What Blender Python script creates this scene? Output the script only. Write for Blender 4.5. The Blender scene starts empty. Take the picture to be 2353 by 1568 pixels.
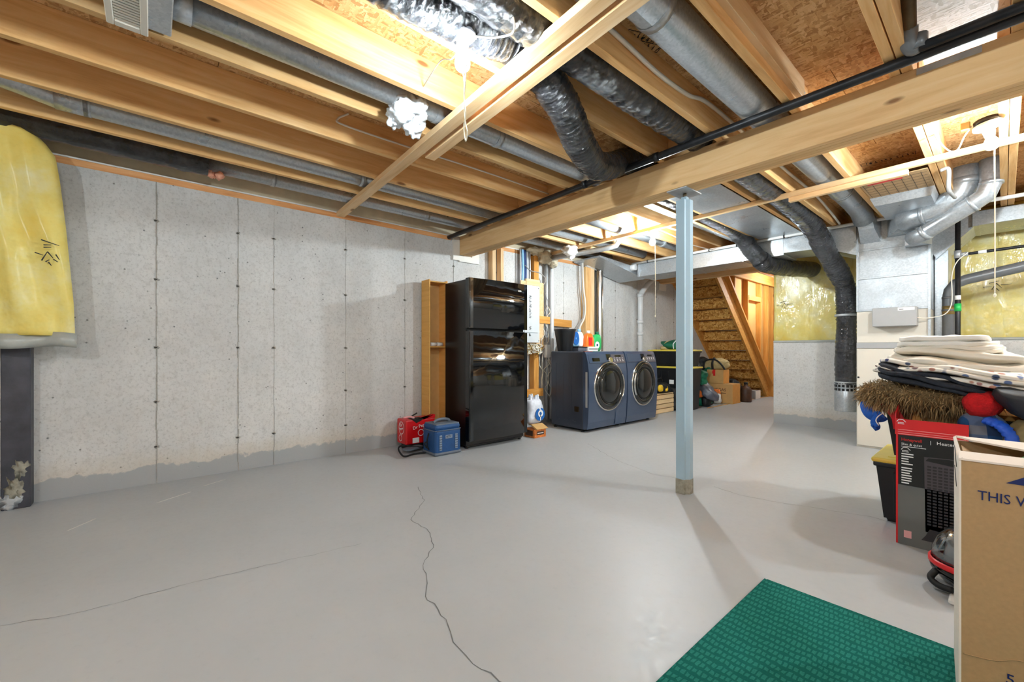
import bpy, bmesh, math, random
from mathutils import Vector, Matrix, noise
random.seed(7)
R = math.radians
sc = bpy.context.scene
C = sc.collection

# ------------------------------------------------------------------ camera, world, exposure
cam_d = bpy.data.cameras.new('camera'); cam = bpy.data.objects.new('camera', cam_d); C.objects.link(cam)
cam.location = (4.05, 0.0, 0.98); cam.rotation_euler = (R(90), 0, R(49.47))
cam_d.sensor_width = 36; cam_d.lens = 14.79; cam_d.shift_y = 0.0089; cam_d.clip_start = 0.02
sc.camera = cam
w = bpy.data.worlds.new('world'); sc.world = w; w.use_nodes = True
w.node_tree.nodes['Background'].inputs[0].default_value = (0.75, 0.85, 1, 1)
w.node_tree.nodes['Background'].inputs[1].default_value = 0.05
sc.view_settings.view_transform = 'Standard'; sc.view_settings.look = 'None'
sc.view_settings.exposure = 2.12; sc.view_settings.gamma = 1; sc.view_settings.use_curve_mapping = False
sc.cycles.use_denoising = True
sc.cycles.diffuse_bounces = 8; sc.cycles.glossy_bounces = 4; sc.cycles.max_bounces = 12
sc.cycles.caustics_reflective = False; sc.cycles.caustics_refractive = False
sc.cycles.sample_clamp_indirect = 30
BULB = 400.0                                   # emission strength of every bare bulb

# ------------------------------------------------------------------ materials
def lin(c):
    return tuple(((x / 255) / 12.92 if x / 255 <= 0.04045 else ((x / 255 + 0.055) / 1.055) ** 2.4) for x in c) + (1,)
class NT:
    def __init__(s, name):
        s.m = bpy.data.materials.new(name); s.m.use_nodes = True
        s.t = s.m.node_tree; s.n = s.t.nodes; s.b = s.n['Principled BSDF']
    def add(s, typ, **kw):
        nd = s.n.new(typ)
        for k, v in kw.items():
            if k.startswith('i_'):
                key = k[2:]
                nd.inputs[int(key) if key.isdigit() else key.replace('_', ' ')].default_value = v
            else: setattr(nd, k, v)
        return nd
    def link(s, a, b): s.t.links.new(a, b)
    def coords(s, scale=(1, 1, 1), rnd=False, out='Object'):
        tc = s.add('ShaderNodeTexCoord'); mp = s.add('ShaderNodeMapping')
        mp.inputs['Scale'].default_value = scale
        s.link(tc.outputs[out], mp.inputs[0])
        if rnd:
            oi = s.add('ShaderNodeObjectInfo'); mu = s.add('ShaderNodeMath', operation='MULTIPLY', i_1=37.0)
            s.link(oi.outputs['Random'], mu.inputs[0]); s.link(mu.outputs[0], mp.inputs['Location'])
        return mp.outputs[0]
    def noise(s, vec, scale, detail=3, rough=.55, dist=0):
        nd = s.add('ShaderNodeTexNoise'); nd.inputs['Scale'].default_value = scale; nd.inputs['Detail'].default_value = detail
        nd.inputs['Roughness'].default_value = rough; nd.inputs['Distortion'].default_value = dist
        s.link(vec, nd.inputs['Vector']); return nd.outputs['Fac']
    def vor(s, vec, scale, out='Distance'):
        nd = s.add('ShaderNodeTexVoronoi'); nd.inputs['Scale'].default_value = scale
        s.link(vec, nd.inputs['Vector']); return nd.outputs[out]
    def ramp(s, fac, stops):
        nd = s.add('ShaderNodeValToRGB'); cr = nd.color_ramp
        while len(cr.elements) < len(stops): cr.elements.new(.5)
        for e, (p, c) in zip(cr.elements, stops): e.position = p; e.color = c if len(c) == 4 else lin(c)
        s.link(fac, nd.inputs[0]); return nd.outputs[0]
    def mix(s, fac, a, b, mode='MIX'):
        nd = s.add('ShaderNodeMix', data_type='RGBA', blend_type=mode)
        for sock, v in ((nd.inputs[0], fac), (nd.inputs[6], a), (nd.inputs[7], b)):
            if hasattr(v, 'is_output'): s.link(v, sock)
            else: sock.default_value = v if not isinstance(v, (int, float)) or sock.type == 'VALUE' else (v, v, v, 1)
        return nd.outputs[2]
    def mrange(s, v, a, b, c=0, d=1):
        nd = s.add('ShaderNodeMapRange'); s.link(v, nd.inputs[0])
        for i, q in enumerate((a, b, c, d)): nd.inputs[i + 1].default_value = q
        return nd.outputs[0]
    def math(s, op, a, b=0.0):
        nd = s.add('ShaderNodeMath', operation=op)
        for i, v in enumerate((a, b)):
            if hasattr(v, 'is_output'): s.link(v, nd.inputs[i])
            else: nd.inputs[i].default_value = v
        return nd.outputs[0]
    def bump(s, h, strength=.3, dist=.01):
        nd = s.add('ShaderNodeBump'); nd.inputs['Strength'].default_value = strength; nd.inputs['Distance'].default_value = dist
        s.link(h, nd.inputs['Height']); s.link(nd.outputs[0], s.b.inputs['Normal'])
    def base(s, v):
        if hasattr(v, 'is_output'): s.link(v, s.b.inputs['Base Color'])
        else: s.b.inputs['Base Color'].default_value = v
    def set(s, rough=.5, metal=0, spec=.5, coat=0, coat_r=.1, trans=0, alpha=1):
        b = s.b.inputs
        b['Roughness'].default_value = rough; b['Metallic'].default_value = metal; b['Specular IOR Level'].default_value = spec
        b['Coat Weight'].default_value = coat; b['Coat Roughness'].default_value = coat_r
        b['Transmission Weight'].default_value = trans; b['Alpha'].default_value = alpha
        return s
M = {}
def plain(name, rgb, rough=.5, metal=0, var=.12, vscale=8, bump=0, bscale=60, spec=.5, coat=0, rnd=False):
    t = NT(name); v = t.coords(rnd=rnd); n = t.noise(v, vscale, 4)
    c = lin(rgb); lo = tuple(x * (1 - var) for x in c[:3]) + (1,); hi = tuple(min(1, x * (1 + var)) for x in c[:3]) + (1,)
    t.base(t.ramp(n, [(.3, lo), (.7, hi)])); t.set(rough, metal, spec, coat)
    if bump: t.bump(t.noise(v, bscale, 3), bump, .004)
    M[name] = t.m; return t
def wood(name, dark, mid, light, knots=True, grain=1.0):
    t = NT(name); v = t.coords((1.3, 16, 16), rnd=True); n = t.noise(v, 1.6, 5, .6, .6)
    col = t.ramp(n, [(.25, dark), (.5, mid), (.78, light)])
    oi = t.add('ShaderNodeObjectInfo'); hv = t.mrange(oi.outputs['Random'], 0, 1, .86, 1.12)
    col = t.mix(1.0, col, hv, 'MULTIPLY') if False else col
    hs = t.add('ShaderNodeHueSaturation'); t.link(col, hs.inputs['Color']); t.link(hv, hs.inputs['Value']); col = hs.outputs[0]
    if knots:
        kv = t.coords((2.6, 7, 7), rnd=True); nd = t.add('ShaderNodeTexVoronoi'); nd.inputs['Scale'].default_value = 1.0; t.link(kv, nd.inputs['Vector'])
        near = t.mrange(nd.outputs['Distance'], .06, .12, 1, 0)
        sep = t.add('ShaderNodeSeparateColor'); t.link(nd.outputs['Color'], sep.inputs[0])
        pick = t.math('GREATER_THAN', sep.outputs[0], .45)
        col = t.mix(t.math('MULTIPLY', t.math('MULTIPLY', near, pick), .8), col, lin((110, 62, 26)))
    t.base(col); t.set(.62, spec=.3); t.bump(n, .12 * grain, .004)
    M[name] = t.m
wood('pine', (206, 152, 94), (228, 182, 122), (240, 204, 152))
wood('pine_pale', (214, 172, 122), (232, 196, 148), (244, 216, 176))
wood('pine_beam', (212, 166, 112), (230, 190, 136), (238, 204, 154))
wood('pine_gold', (182, 118, 48), (206, 146, 70), (222, 168, 92))
wood('pine_plate', (196, 128, 74), (222, 160, 104), (234, 184, 134))
wood('laminate', (206, 150, 74), (218, 164, 88), (226, 174, 100), knots=False)
wood('crate_wood', (214, 178, 128), (230, 198, 150), (240, 212, 168))
def osb(name, tones, sc1=1.0, rnd=False):
    t = NT(name); v = t.coords(rnd=rnd)
    def flakes(scale, rot):
        mp = t.add('ShaderNodeMapping'); t.link(v, mp.inputs[0]); mp.inputs['Scale'].default_value = scale; mp.inputs['Rotation'].default_value = rot
        nz = t.add('ShaderNodeTexNoise'); nz.inputs['Scale'].default_value = .7; t.link(mp.outputs[0], nz.inputs['Vector'])
        ad = t.add('ShaderNodeMix', data_type='RGBA', blend_type='LINEAR_LIGHT'); ad.inputs[0].default_value = .35
        t.link(mp.outputs[0], ad.inputs[6]); t.link(nz.outputs['Color'], ad.inputs[7])
        nd = t.add('ShaderNodeTexVoronoi'); nd.inputs['Scale'].default_value = 1.0; t.link(ad.outputs[2], nd.inputs['Vector'])
        sp = t.add('ShaderNodeSeparateColor'); t.link(nd.outputs['Color'], sp.inputs[0]); return sp.outputs[0], nd.outputs['Distance']
    a, da = flakes((34 * sc1, 9 * sc1, 20 * sc1), (0, 0, .5)); b, db = flakes((9 * sc1, 36 * sc1, 20 * sc1), (.2, .3, -.35))
    sel = t.math('GREATER_THAN', t.noise(v, 14 * sc1, 2), .5)
    f = t.mix(sel, a, b); d = t.mix(sel, da, db)
    col = t.ramp(f, [(0, tones[0]), (.35, tones[1]), (.7, tones[2]), (1, tones[3])])
    col = t.mix(t.mrange(t.noise(v, 45 * sc1, 3), .62, .7), col, lin(tones[0]))
    t.base(col); t.set(.7, spec=.25); t.bump(d, .35, .004); M[name] = t.m
osb('osb', [(168, 124, 76), (200, 158, 106), (212, 172, 120), (222, 186, 138)], 2.1)
osb('osb_gold', [(140, 84, 24), (198, 142, 66), (216, 164, 86), (232, 188, 112)], 1.7)
osb('osb_white', [(190, 186, 178), (214, 212, 208), (222, 220, 218), (230, 228, 226)], 2)
# concrete wall: mottled grey, pin holes, grey paint splashed along the foot
def concrete(name, foot=True):
    t = NT(name); v = t.coords(); big = t.noise(v, 1.3, 5, .6); mid = t.noise(v, 20, 5, .7); fine = t.noise(v, 55, 4, .75)
    col = t.ramp(big, [(.3, (196, 195, 193)), (.7, (218, 217, 215))])
    col = t.mix(t.mrange(mid, .5, .72, 0, .5), col, lin((172, 170, 166)))
    col = t.mix(t.mrange(fine, .52, .7, 0, .6), col, lin((150, 148, 146)))
    pv = t.vor(v, 15); pm = t.noise(v, 3.1, 2)
    pits = t.math('MULTIPLY', t.mrange(pv, .05, .11, 1, 0), t.math('GREATER_THAN', pm, .5))
    col = t.mix(t.math('MULTIPLY', pits, .8), col, lin((92, 91, 90)))
    if foot:
        tc = t.add('ShaderNodeTexCoord'); sp = t.add('ShaderNodeSeparateXYZ'); t.link(tc.outputs['Object'], sp.inputs[0])
        edge = t.math('ADD', sp.outputs[2], t.mrange(t.noise(v, 11, 4), .2, .8, -.045, .045))
        col = t.mix(t.mrange(edge, .10, .26, .55, 0), col, lin((200, 188, 166)))
        col = t.mix(t.mrange(edge, .118, .132, 1, 0), col, lin((166, 168, 169)))
    t.base(col); t.set(.85, spec=.25)
    h = t.math('SUBTRACT', t.math('MULTIPLY', mid, .4), t.math('MULTIPLY', pits, .6)); t.bump(h, .5, .006); M[name] = t.m
concrete('concrete'); concrete('concrete_plain', False)
t = NT('floor_paint'); v = t.coords(); big = t.noise(v, .8, 5, .6); fine = t.noise(v, 30, 5, .7)
col = t.ramp(big, [(.3, (171, 174, 176)), (.7, (181, 184, 187))]); col = t.mix(t.mrange(fine, .58, .75, 0, .25), col, lin((160, 162, 164)))
t.base(col); t.link(t.mrange(fine, .3, .7, .36, .5), t.b.inputs['Roughness']); t.b.inputs['Specular IOR Level'].default_value = .45
t.bump(t.noise(v, 18, 5, .7), .12, .004); M['floor_paint'] = t.m
# metals
t = NT('galv'); v = t.coords(); n = t.vor(v, 90, 'Color'); sp = t.add('ShaderNodeSeparateColor'); t.link(n, sp.inputs[0])
t.base(t.ramp(sp.outputs[0], [(0, (172, 177, 182)), (1, (190, 195, 199))])); t.link(t.mrange(t.noise(v, 5, 4), .3, .7, .26, .42), t.b.inputs['Roughness'])
t.b.inputs['Metallic'].default_value = .6; t.bump(t.noise(v, 3, 2), .05, .02); M['galv'] = t.m
t = NT('galv_dull'); v = t.coords(); t.base(t.ramp(t.noise(v, 12, 4), [(.3, (170, 172, 174)), (.7, (198, 200, 202))])); t.set(.5, .55); M['galv_dull'] = t.m
plain('steel_black', (44, 44, 46), .38, .5, .3, 14, .2, 40)
plain('pipe_brown', (96, 80, 58), .5, .6, .25, 20)
plain('post_blue', (168, 192, 206), .42, .1, .05, 3)
plain('post_foot', (150, 146, 132), .8, 0, .3, 30, .4, 60)
plain('post_dark', (66, 66, 74), .5, .2, .3, 9, .3, 30)
plain('white_plastic', (232, 230, 226), .4, 0, .03)
plain('white_paint', (226, 222, 214), .45, 0, .04)
plain('register_white', (226, 220, 208), .45, 0, .03)
plain('pvc', (216, 216, 216), .4, 0, .05)
plain('abs_grey', (110, 112, 114), .35, .2, .1)
plain('beige_board', (206, 192, 164), .8, 0, .1)
plain('furnace_beige', (212, 206, 194), .5, 0, .03, 3)
plain('grey_enamel', (168, 168, 168), .45, .2, .03)
plain('panel_grey', (206, 212, 216), .45, 0, .03)
plain('paper_white', (240, 240, 238), .7, 0, .02)
plain('ink', (22, 20, 20), .6, 0, .1)
plain('ink_blue', (10, 30, 92), .55, 0, .1)
plain('ink_red', (222, 30, 28), .5, 0, .05)
plain('ink_white', (240, 240, 240), .5, 0, .02)
plain('ink_pink', (240, 176, 176), .5, 0, .02)
t_bg = NT('black_gloss'); t_bg.base(lin((8, 8, 9))); t_bg.set(.07, spec=.5, coat=.25, coat_r=.04); t_bg.bump(t_bg.noise(t_bg.coords((1, 1, .5)), 3.2, 2), .22, .05); M['black_gloss'] = t_bg.m
plain('black_satin', (18, 18, 19), .28, 0, .2, 8)
plain('black_plastic', (20, 21, 24), .42, 0, .25, 10, .1, 40)
plain('rubber', (16, 16, 17), .6, 0, .2)
plain('navy_enamel', (68, 82, 106), .2, .25, .05, 3, 0, 60, .5, .5)
plain('navy_side', (50, 58, 74), .28, .25, .05, 3, 0, 60, .5, .3)
plain('chrome', (206, 204, 200), .14, 1, .03)
plain('door_glass', (26, 26, 24), .06, .2, .2, 6, 0, 60, .7, .6)
plain('drum', (40, 39, 36), .25, .5, .2)
plain('yellow_lid', (236, 212, 82), .4, 0, .05)
plain('cardboard', (206, 164, 104), .75, 0, .06, 14)
plain('cardboard_gold', (204, 146, 72), .75, 0, .06, 14)
plain('cardboard_brown', (176, 142, 100), .75, 0, .06, 90)
plain('cardboard_white', (232, 220, 208), .7, 0, .03)
plain('carton_red', (214, 28, 34), .4, 0, .05)
plain('carton_dark', (26, 26, 27), .35, 0, .2)
plain('print_grey', (104, 106, 104), .4, 0, .15, 3)
plain('print_heater', (74, 68, 74), .45, 0, .1)
plain('print_heater_dark', (44, 40, 44), .45, 0, .1)
plain('soda_red', (206, 14, 22), .35, 0, .06)
plain('cooler_blue', (24, 72, 124), .55, 0, .1, 20, .2, 160)
plain('cooler_grey', (98, 106, 118), .6, 0, .1, 20, .2, 160)
plain('webbing', (126, 140, 160), .8, 0, .15, 60)
plain('strap_black', (22, 22, 24), .7, 0, .2, 40)
plain('cable_white', (224, 218, 206), .5, 0, .04)
plain('cord_cream', (232, 226, 206), .6, 0, .04)
plain('cable_blue', (56, 86, 140), .5, 0, .1)
plain('cable_grey', (150, 148, 146), .5, 0, .1)
plain('porcelain', (214, 220, 228), .3, 0, .03)
plain('fluff_white', (226, 230, 234), .95, 0, .08, 30, .6, 30)
plain('fluff_pink', (236, 168, 140), .9, 0, .1, 30, .6, 40)
plain('spray_foam', (206, 194, 168), .9, 0, .12, 30, .6, 40)
plain('tape_green', (34, 190, 90), .4, 0, .05)
plain('bottle_green', (52, 190, 104), .3, 0, .08, 10)
plain('bottle_orange', (238, 120, 36), .3, 0, .06, 10)
plain('bottle_blue', (146, 198, 236), .3, 0, .06, 10)
plain('bottle_white', (228, 230, 238), .3, 0, .05, 10)
plain('deep_blue', (20, 96, 176), .4, 0, .05)
plain('sheet_white', (236, 233, 228), .9, 0, .04, 5, .7, 14)
plain('sheet_cream', (228, 222, 210), .9, 0, .06, 6, .8, 12)
plain('fleece_black', (40, 44, 54), .95, 0, .3, 60, .8, 120)
plain('fur_brown', (128, 102, 66), .85, 0, .35, 30)
plain('fur_tip', (178, 148, 104), .85, 0, .25, 40)
plain('fleece_red', (196, 20, 26), .95, 0, .2, 60, .8, 120)
plain('cloth_blue', (28, 92, 186), .8, 0, .12, 20)
plain('cloth_red', (206, 18, 30), .6, 0, .12, 20)
plain('jacket_dark', (44, 48, 54), .6, 0, .25, 12, .3, 30)
plain('jacket_blue', (34, 92, 214), .5, 0, .15, 12, .3, 30)
plain('canvas_olive', (150, 132, 88), .85, 0, .12, 40, .3, 100)
plain('bag_green', (20, 104, 74), .6, 0, .25, 14, .4, 24)
plain('bag_teal', (28, 150, 118), .7, 0, .15, 20)
plain('bag_black', (24, 24, 26), .6, 0, .3, 16, .4, 30)
plain('bag_tan', (190, 168, 118), .8, 0, .15, 20)
plain('bag_orange', (232, 122, 48), .7, 0, .15, 16)
plain('bag_yellow', (240, 196, 44), .6, 0, .1, 16)
plain('tarp_grey', (92, 96, 108), .35, 0, .2, 12, .5, 18)
plain('brown_dark', (74, 48, 32), .5, 0, .3, 10)
plain('leaf_green', (48, 134, 54), .5, 0, .4, 30, .5, 50)
plain('red_knob', (196, 16, 30), .4, 0, .05)
plain('bottle_water', (220, 226, 238), .3, 0, .1, 30, .5, 30)
plain('snack_orange', (206, 118, 50), .5, 0, .35, 30)
plain('drywall_tan', (206, 158, 92), .85, 0, .05, 4)
plain('poly_grey', (172, 174, 168), .3, 0, .12, 12, .4, 20)
plain('crack', (112, 112, 112), .9, 0, .1)
plain('seam', (160, 155, 147), .9, 0, .2, 30, .5, 60)
plain('tie_hole', (60, 56, 52), .9, 0, .2)
plain('dark_gap', (26, 24, 22), .9, 0, .2)
plain('brass', (176, 148, 92), .35, .8, .1)
# yellow glass wool seen through its plastic skin
t = NT('wool'); v = t.coords(); n = t.noise(v, 4.5, 5, .6); n2 = t.noise(v, 40, 3)
col = t.ramp(n, [(.25, (232, 200, 84)), (.5, (234, 216, 124)), (.75, (234, 228, 178))]); col = t.mix(t.mrange(n2, .5, .7, 0, .15), col, lin((206, 186, 90)))
t.base(col); t.set(.7, coat=.18, coat_r=.2); t.bump(t.noise(v, 7, 3), .4, .03); M['wool'] = t.m
t = NT('poly'); v = t.coords((1, 1, .35)); mx = t.add('ShaderNodeMixShader'); tr = t.add('ShaderNodeBsdfTransparent'); gl = t.add('ShaderNodeBsdfGlossy')
gl.inputs['Roughness'].default_value = .12; gl.inputs['Color'].default_value = (1, 1, 1, 1); mx.inputs[0].default_value = .055
t.link(tr.outputs[0], mx.inputs[1]); t.link(gl.outputs[0], mx.inputs[2]); t.link(mx.outputs[0], t.n['Material Output'].inputs[0])
bp_ = t.add('ShaderNodeBump'); bp_.inputs['Strength'].default_value = .8; bp_.inputs['Distance'].default_value = .03
t.link(t.noise(v, 9, 4, .6, 1.5), bp_.inputs['Height']); t.link(bp_.outputs[0], gl.inputs['Normal']); M['poly'] = t.m
t = NT('clear'); mx = t.add('ShaderNodeMixShader'); tr = t.add('ShaderNodeBsdfTransparent'); gl = t.add('ShaderNodeBsdfGlossy')
tr.inputs[0].default_value = (.62, .66, .68, 1); gl.inputs['Roughness'].default_value = .08; mx.inputs[0].default_value = .22
t.link(tr.outputs[0], mx.inputs[1]); t.link(gl.outputs[0], mx.inputs[2]); t.link(mx.outputs[0], t.n['Material Output'].inputs[0]); M['clear'] = t.m
# wrinkled black plastic of the flexible ducts
t = NT('flex_black'); v = t.coords(); t.base(t.ramp(t.noise(v, 9, 4), [(.35, (38, 38, 41)), (.75, (84, 84, 90))])); t.set(.2, spec=.9, coat=.5, coat_r=.12)
t.bump(t.math('ADD', t.noise(t.coords((1, 2.4, 1.6)), 26, 6, .7, 2.5), t.math('MULTIPLY', t.vor(v, 34), .9)), 1.0, .03); M['flex_black'] = t.m
# green carpet of short rows of dashes
t = NT('carpet'); v = t.coords(); tc = t.coords((95, 30, 1))
bk = t.add('ShaderNodeTexBrick'); bk.inputs['Scale'].default_value = 1.0; bk.inputs['Mortar Size'].default_value = .22; bk.inputs['Brick Width'].default_value = 1.4; bk.inputs['Row Height'].default_value = 1.0
wob = t.add('ShaderNodeMix', data_type='RGBA', blend_type='LINEAR_LIGHT'); wob.inputs[0].default_value = .5
nz = t.add('ShaderNodeTexNoise'); nz.inputs['Scale'].default_value = 26; t.link(v, nz.inputs['Vector']); t.link(tc, wob.inputs[6]); t.link(nz.outputs['Color'], wob.inputs[7]); t.link(wob.outputs[2], bk.inputs['Vector'])
f = t.noise(v, 300, 2); col = t.mix(bk.outputs['Fac'], lin((44, 128, 116)), lin((22, 98, 88))); col = t.mix(t.mrange(f, .4, .7, 0, .45), col, lin((24, 92, 84)))
t.base(col); t.set(.95, spec=.1); t.bump(t.math('ADD', t.math('MULTIPLY', bk.outputs['Fac'], -.8), f), .7, .004); M['carpet'] = t.m
# printed cloths
t = NT('floral'); v = t.coords(); d = t.vor(v, 30); sp = t.add('ShaderNodeSeparateColor'); t.link(t.vor(v, 30, 'Color'), sp.inputs[0])
fl = t.ramp(sp.outputs[0], [(0, (46, 66, 110)), (.4, (214, 150, 120)), (.7, (60, 74, 96)), (1, (120, 140, 190))])
t.base(t.mix(t.math('MULTIPLY', t.mrange(d, .34, .46, 1, 0), t.math('GREATER_THAN', sp.outputs[1], .3)), lin((232, 226, 216)), fl)); t.set(.9); M['floral'] = t.m
t = NT('plaid'); tc = t.add('ShaderNodeTexCoord'); sp = t.add('ShaderNodeSeparateXYZ'); t.link(tc.outputs['Object'], sp.inputs[0])
def band(o, f, th):
    return t.math('GREATER_THAN', t.math('FRACT', t.math('MULTIPLY', o, f)), th)
s1 = t.math('ADD', sp.outputs[0], sp.outputs[1]); c1 = t.mix(band(s1, 9, .5), lin((118, 120, 130)), lin((34, 58, 96))); c2 = t.mix(band(sp.outputs[2], 12, .5), c1, lin((24, 84, 140)))
t.base(t.mix(.5, c1, c2)); t.set(.95); M['plaid'] = t.m
for nm_, k_ in (('bulb', .55), ('bulb_mid', .8), ('bulb_strong', 1.45), ('fill_bulb_strong', 1.6), ('fill_bulb', .95)):  # the last pair serves only added, unseen fill lamps
    t = NT(nm_); t.b.inputs['Base Color'].default_value = (1, 1, 1, 1); t.b.inputs['Emission Color'].default_value = (.83, .945, 1, 1); t.b.inputs['Emission Strength'].default_value = BULB * k_; M[nm_] = t.m

# ------------------------------------------------------------------ geometry helpers
def bm_new(): return bmesh.new()
def bx(bm, x0, x1, y0, y1, z0, z1, bev=0, seg=2):
    ret = bmesh.ops.create_cube(bm, size=1.0); vs = ret['verts']
    for q in vs:
        q.co = Vector((x0 + (q.co.x + .5) * (x1 - x0), y0 + (q.co.y + .5) * (y1 - y0), z0 + (q.co.z + .5) * (z1 - z0)))
    if bev:
        es = list({e for q in vs for e in q.link_edges}); bmesh.ops.bevel(bm, geom=es, offset=bev, segments=seg, affect='EDGES', profile=.5)
    return vs
def box(x0, x1, y0, y1, z0, z1, bev=0, seg=2):
    bm = bm_new(); bx(bm, x0, x1, y0, y1, z0, z1, bev, seg); return bm
def catmull(pts, n=8):
    P_ = [Vector(p) for p in pts]
    if len(P_) == 2: return P_
    out = []; Q = [P_[0] * 2 - P_[1]] + P_ + [P_[-1] * 2 - P_[-2]]
    for i in range(1, len(Q) - 2):
        a, b, c, d = Q[i - 1], Q[i], Q[i + 1], Q[i + 2]
        for k in range(n):
            s = k / n
            out.append(.5 * ((2 * b) + (c - a) * s + (2 * a - 5 * b + 4 * c - d) * s * s + (3 * b - a - 3 * c + d) * s ** 3))
    out.append(P_[-1]); return out
def tube(bm, pts, r, seg=12, n=8, smooth=True, cap=True, wr=0, wf=30, squash=1.0):
    path = catmull(pts, n) if smooth else [Vector(p) for p in pts]
    rings = []; up = None
    for i, p in enumerate(path):
        d = (path[min(i + 1, len(path) - 1)] - path[max(i - 1, 0)]).normalized()
        if up is None:
            up = Vector((0, 0, 1)) if abs(d.z) < .9 else Vector((0, 1, 0))
        a = d.cross(up).normalized(); b = a.cross(d).normalized(); up = b
        rr = r(i / (len(path) - 1)) if callable(r) else r
        ring = []
        for k in range(seg):
            th = 2 * math.pi * k / seg; q = rr
            if wr: q += wr * (noise.noise(Vector((i * 1.37, math.cos(th) * 2.2, math.sin(th) * 2.2))) + .35 * math.sin(i * 2.1))
            ring.append(bm.verts.new(p + a * math.cos(th) * q + b * math.sin(th) * q * squash))
        rings.append(ring)
    for i in range(len(rings) - 1):
        for k in range(seg):
            f = bm.faces.new((rings[i][k], rings[i][(k + 1) % seg], rings[i + 1][(k + 1) % seg], rings[i + 1][k])); f.smooth = True
    if cap:
        bm.faces.new(rings[0][::-1]); bm.faces.new(rings[-1])
def lathe(bm, prof, c=(0, 0, 0), seg=24, axis='z', smooth=True, cap=True):
    rings = []
    for r, h in prof:
        ring = []
        for k in range(seg):
            th = 2 * math.pi * k / seg; a, b = r * math.cos(th), r * math.sin(th)
            v_ = Vector((a, b, h)) if axis == 'z' else Vector((h, a, b)) if axis == 'x' else Vector((b, h, a))
            ring.append(bm.verts.new(Vector(c) + v_))
        rings.append(ring)
    for i in range(len(rings) - 1):
        for k in range(seg):
            f = bm.faces.new((rings[i][k], rings[i][(k + 1) % seg], rings[i + 1][(k + 1) % seg], rings[i + 1][k])); f.smooth = smooth
    if cap: bm.faces.new(rings[0][::-1]); bm.faces.new(rings[-1])
def prism(bm, poly, axis, a0, a1):
    """extrude a 2-D outline along x, y or z"""
    def pt(u, v_, a): return {'x': (a, u, v_), 'y': (u, a, v_), 'z': (u, v_, a)}[axis]
    A = [bm.verts.new(pt(u, v_, a0)) for u, v_ in poly]; B = [bm.verts.new(pt(u, v_, a1)) for u, v_ in poly]
    bm.faces.new(A); bm.faces.new(B[::-1]); n_ = len(poly)
    for i in range(n_): bm.faces.new((A[i], B[i], B[(i + 1) % n_], A[(i + 1) % n_]))
def slab(bm, cx, cy, z0, z1, sx, sy, seed=0, lump=.02, n=14, p=3.5, bend=None, rot=0):
    """soft folded cloth: a rounded slab with noisy skin"""
    ret = bmesh.ops.create_cube(bm, size=2.0); 
    bmesh.ops.subdivide_edges(bm, edges=list({e for q in ret['verts'] for e in q.link_edges}), cuts=n, use_grid_fill=True)
    cr, sr = math.cos(rot), math.sin(rot)
    for q in bm.verts:
        if q.tag: continue
        q.tag = True
        u, v_, w_ = q.co
        m = max(abs(u), abs(v_), abs(w_)); L = (abs(u) ** p + abs(v_) ** p + abs(w_) ** p) ** (1 / p); k = m / L if L else 1
        u, v_, w_ = u * k, v_ * k, w_ * k
        X_, Y_ = u * sx / 2, v_ * sy / 2; Z_ = (z0 + z1) / 2 + w_ * (z1 - z0) / 2
        if bend: Z_ += bend(u, v_)
        nn = Vector((X_ * 7 + seed * 13.1, Y_ * 7 - seed * 3.7, Z_ * 9)); d = noise.noise(nn) + .5 * noise.noise(nn * 2.7)
        X_ += lump * d * (abs(u) > .6) ; Y_ += lump * noise.noise(nn + Vector((9, 9, 9))) * (abs(v_) > .6); Z_ += lump * .7 * noise.noise(nn + Vector((5, 1, 7)))
        q.co = Vector((cx + X_ * cr - Y_ * sr, cy + X_ * sr + Y_ * cr, Z_))
    for f in bm.faces: f.smooth = True
def blob(bm, c, r, seed=0, lump=.35, sub=3, freq=2.2):
    ret = bmesh.ops.create_icosphere(bm, subdivisions=sub, radius=1.0); rr = r if hasattr(r, '__len__') else (r, r, r)
    for q in ret['verts']:
        d = 1 + lump * (noise.noise(q.co * freq + Vector((seed * 7.3, seed, 0))) + .5 * noise.noise(q.co * freq * 2.6 + Vector((0, seed * 3.1, 0))))
        q.co = Vector(c) + Vector((q.co.x * rr[0] * d, q.co.y * rr[1] * d, q.co.z * rr[2] * d))
    for f in bm.faces: f.smooth = True
def mk(name, bm, m):
    me = bpy.data.meshes.new(name); bmesh.ops.recalc_face_normals(bm, faces=bm.faces[:]); bm.to_mesh(me); bm.free()
    me.materials.append(M[m] if isinstance(m, str) else m); return me
def obj(name, bm, m, parent=None, mat=None, smooth=False):
    me = bm if isinstance(bm, bpy.types.Mesh) else mk(name, bm, m)
    if smooth:
        for p in me.polygons: p.use_smooth = True
    o = bpy.data.objects.new(name, me); C.objects.link(o)
    if parent:
        o.parent = parent; o.matrix_parent_inverse = PINV.get(parent.name, Matrix())
        PINV[o.name] = PINV.get(parent.name, Matrix())
        if parent.type == 'MESH': o.matrix_parent_inverse = parent.matrix_basis.inverted() if parent.matrix_basis != Matrix() else Matrix()
    if mat is not None: o.matrix_basis = mat
    return o
PINV = {}
def tag(o, label, cat, group=None):
    o['label'] = label; o['category'] = cat
    if group: o['group'] = group
    return o
def thing(name, label, cat, loc, group=None):
    o = bpy.data.objects.new(name, None); C.objects.link(o); o.location = loc; o.empty_display_size = .1
    PINV[o.name] = Matrix.Translation(Vector(loc)).inverted()
    return tag(o, label, cat, group)
def struct(o): o['kind'] = 'structure'; return o
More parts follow.
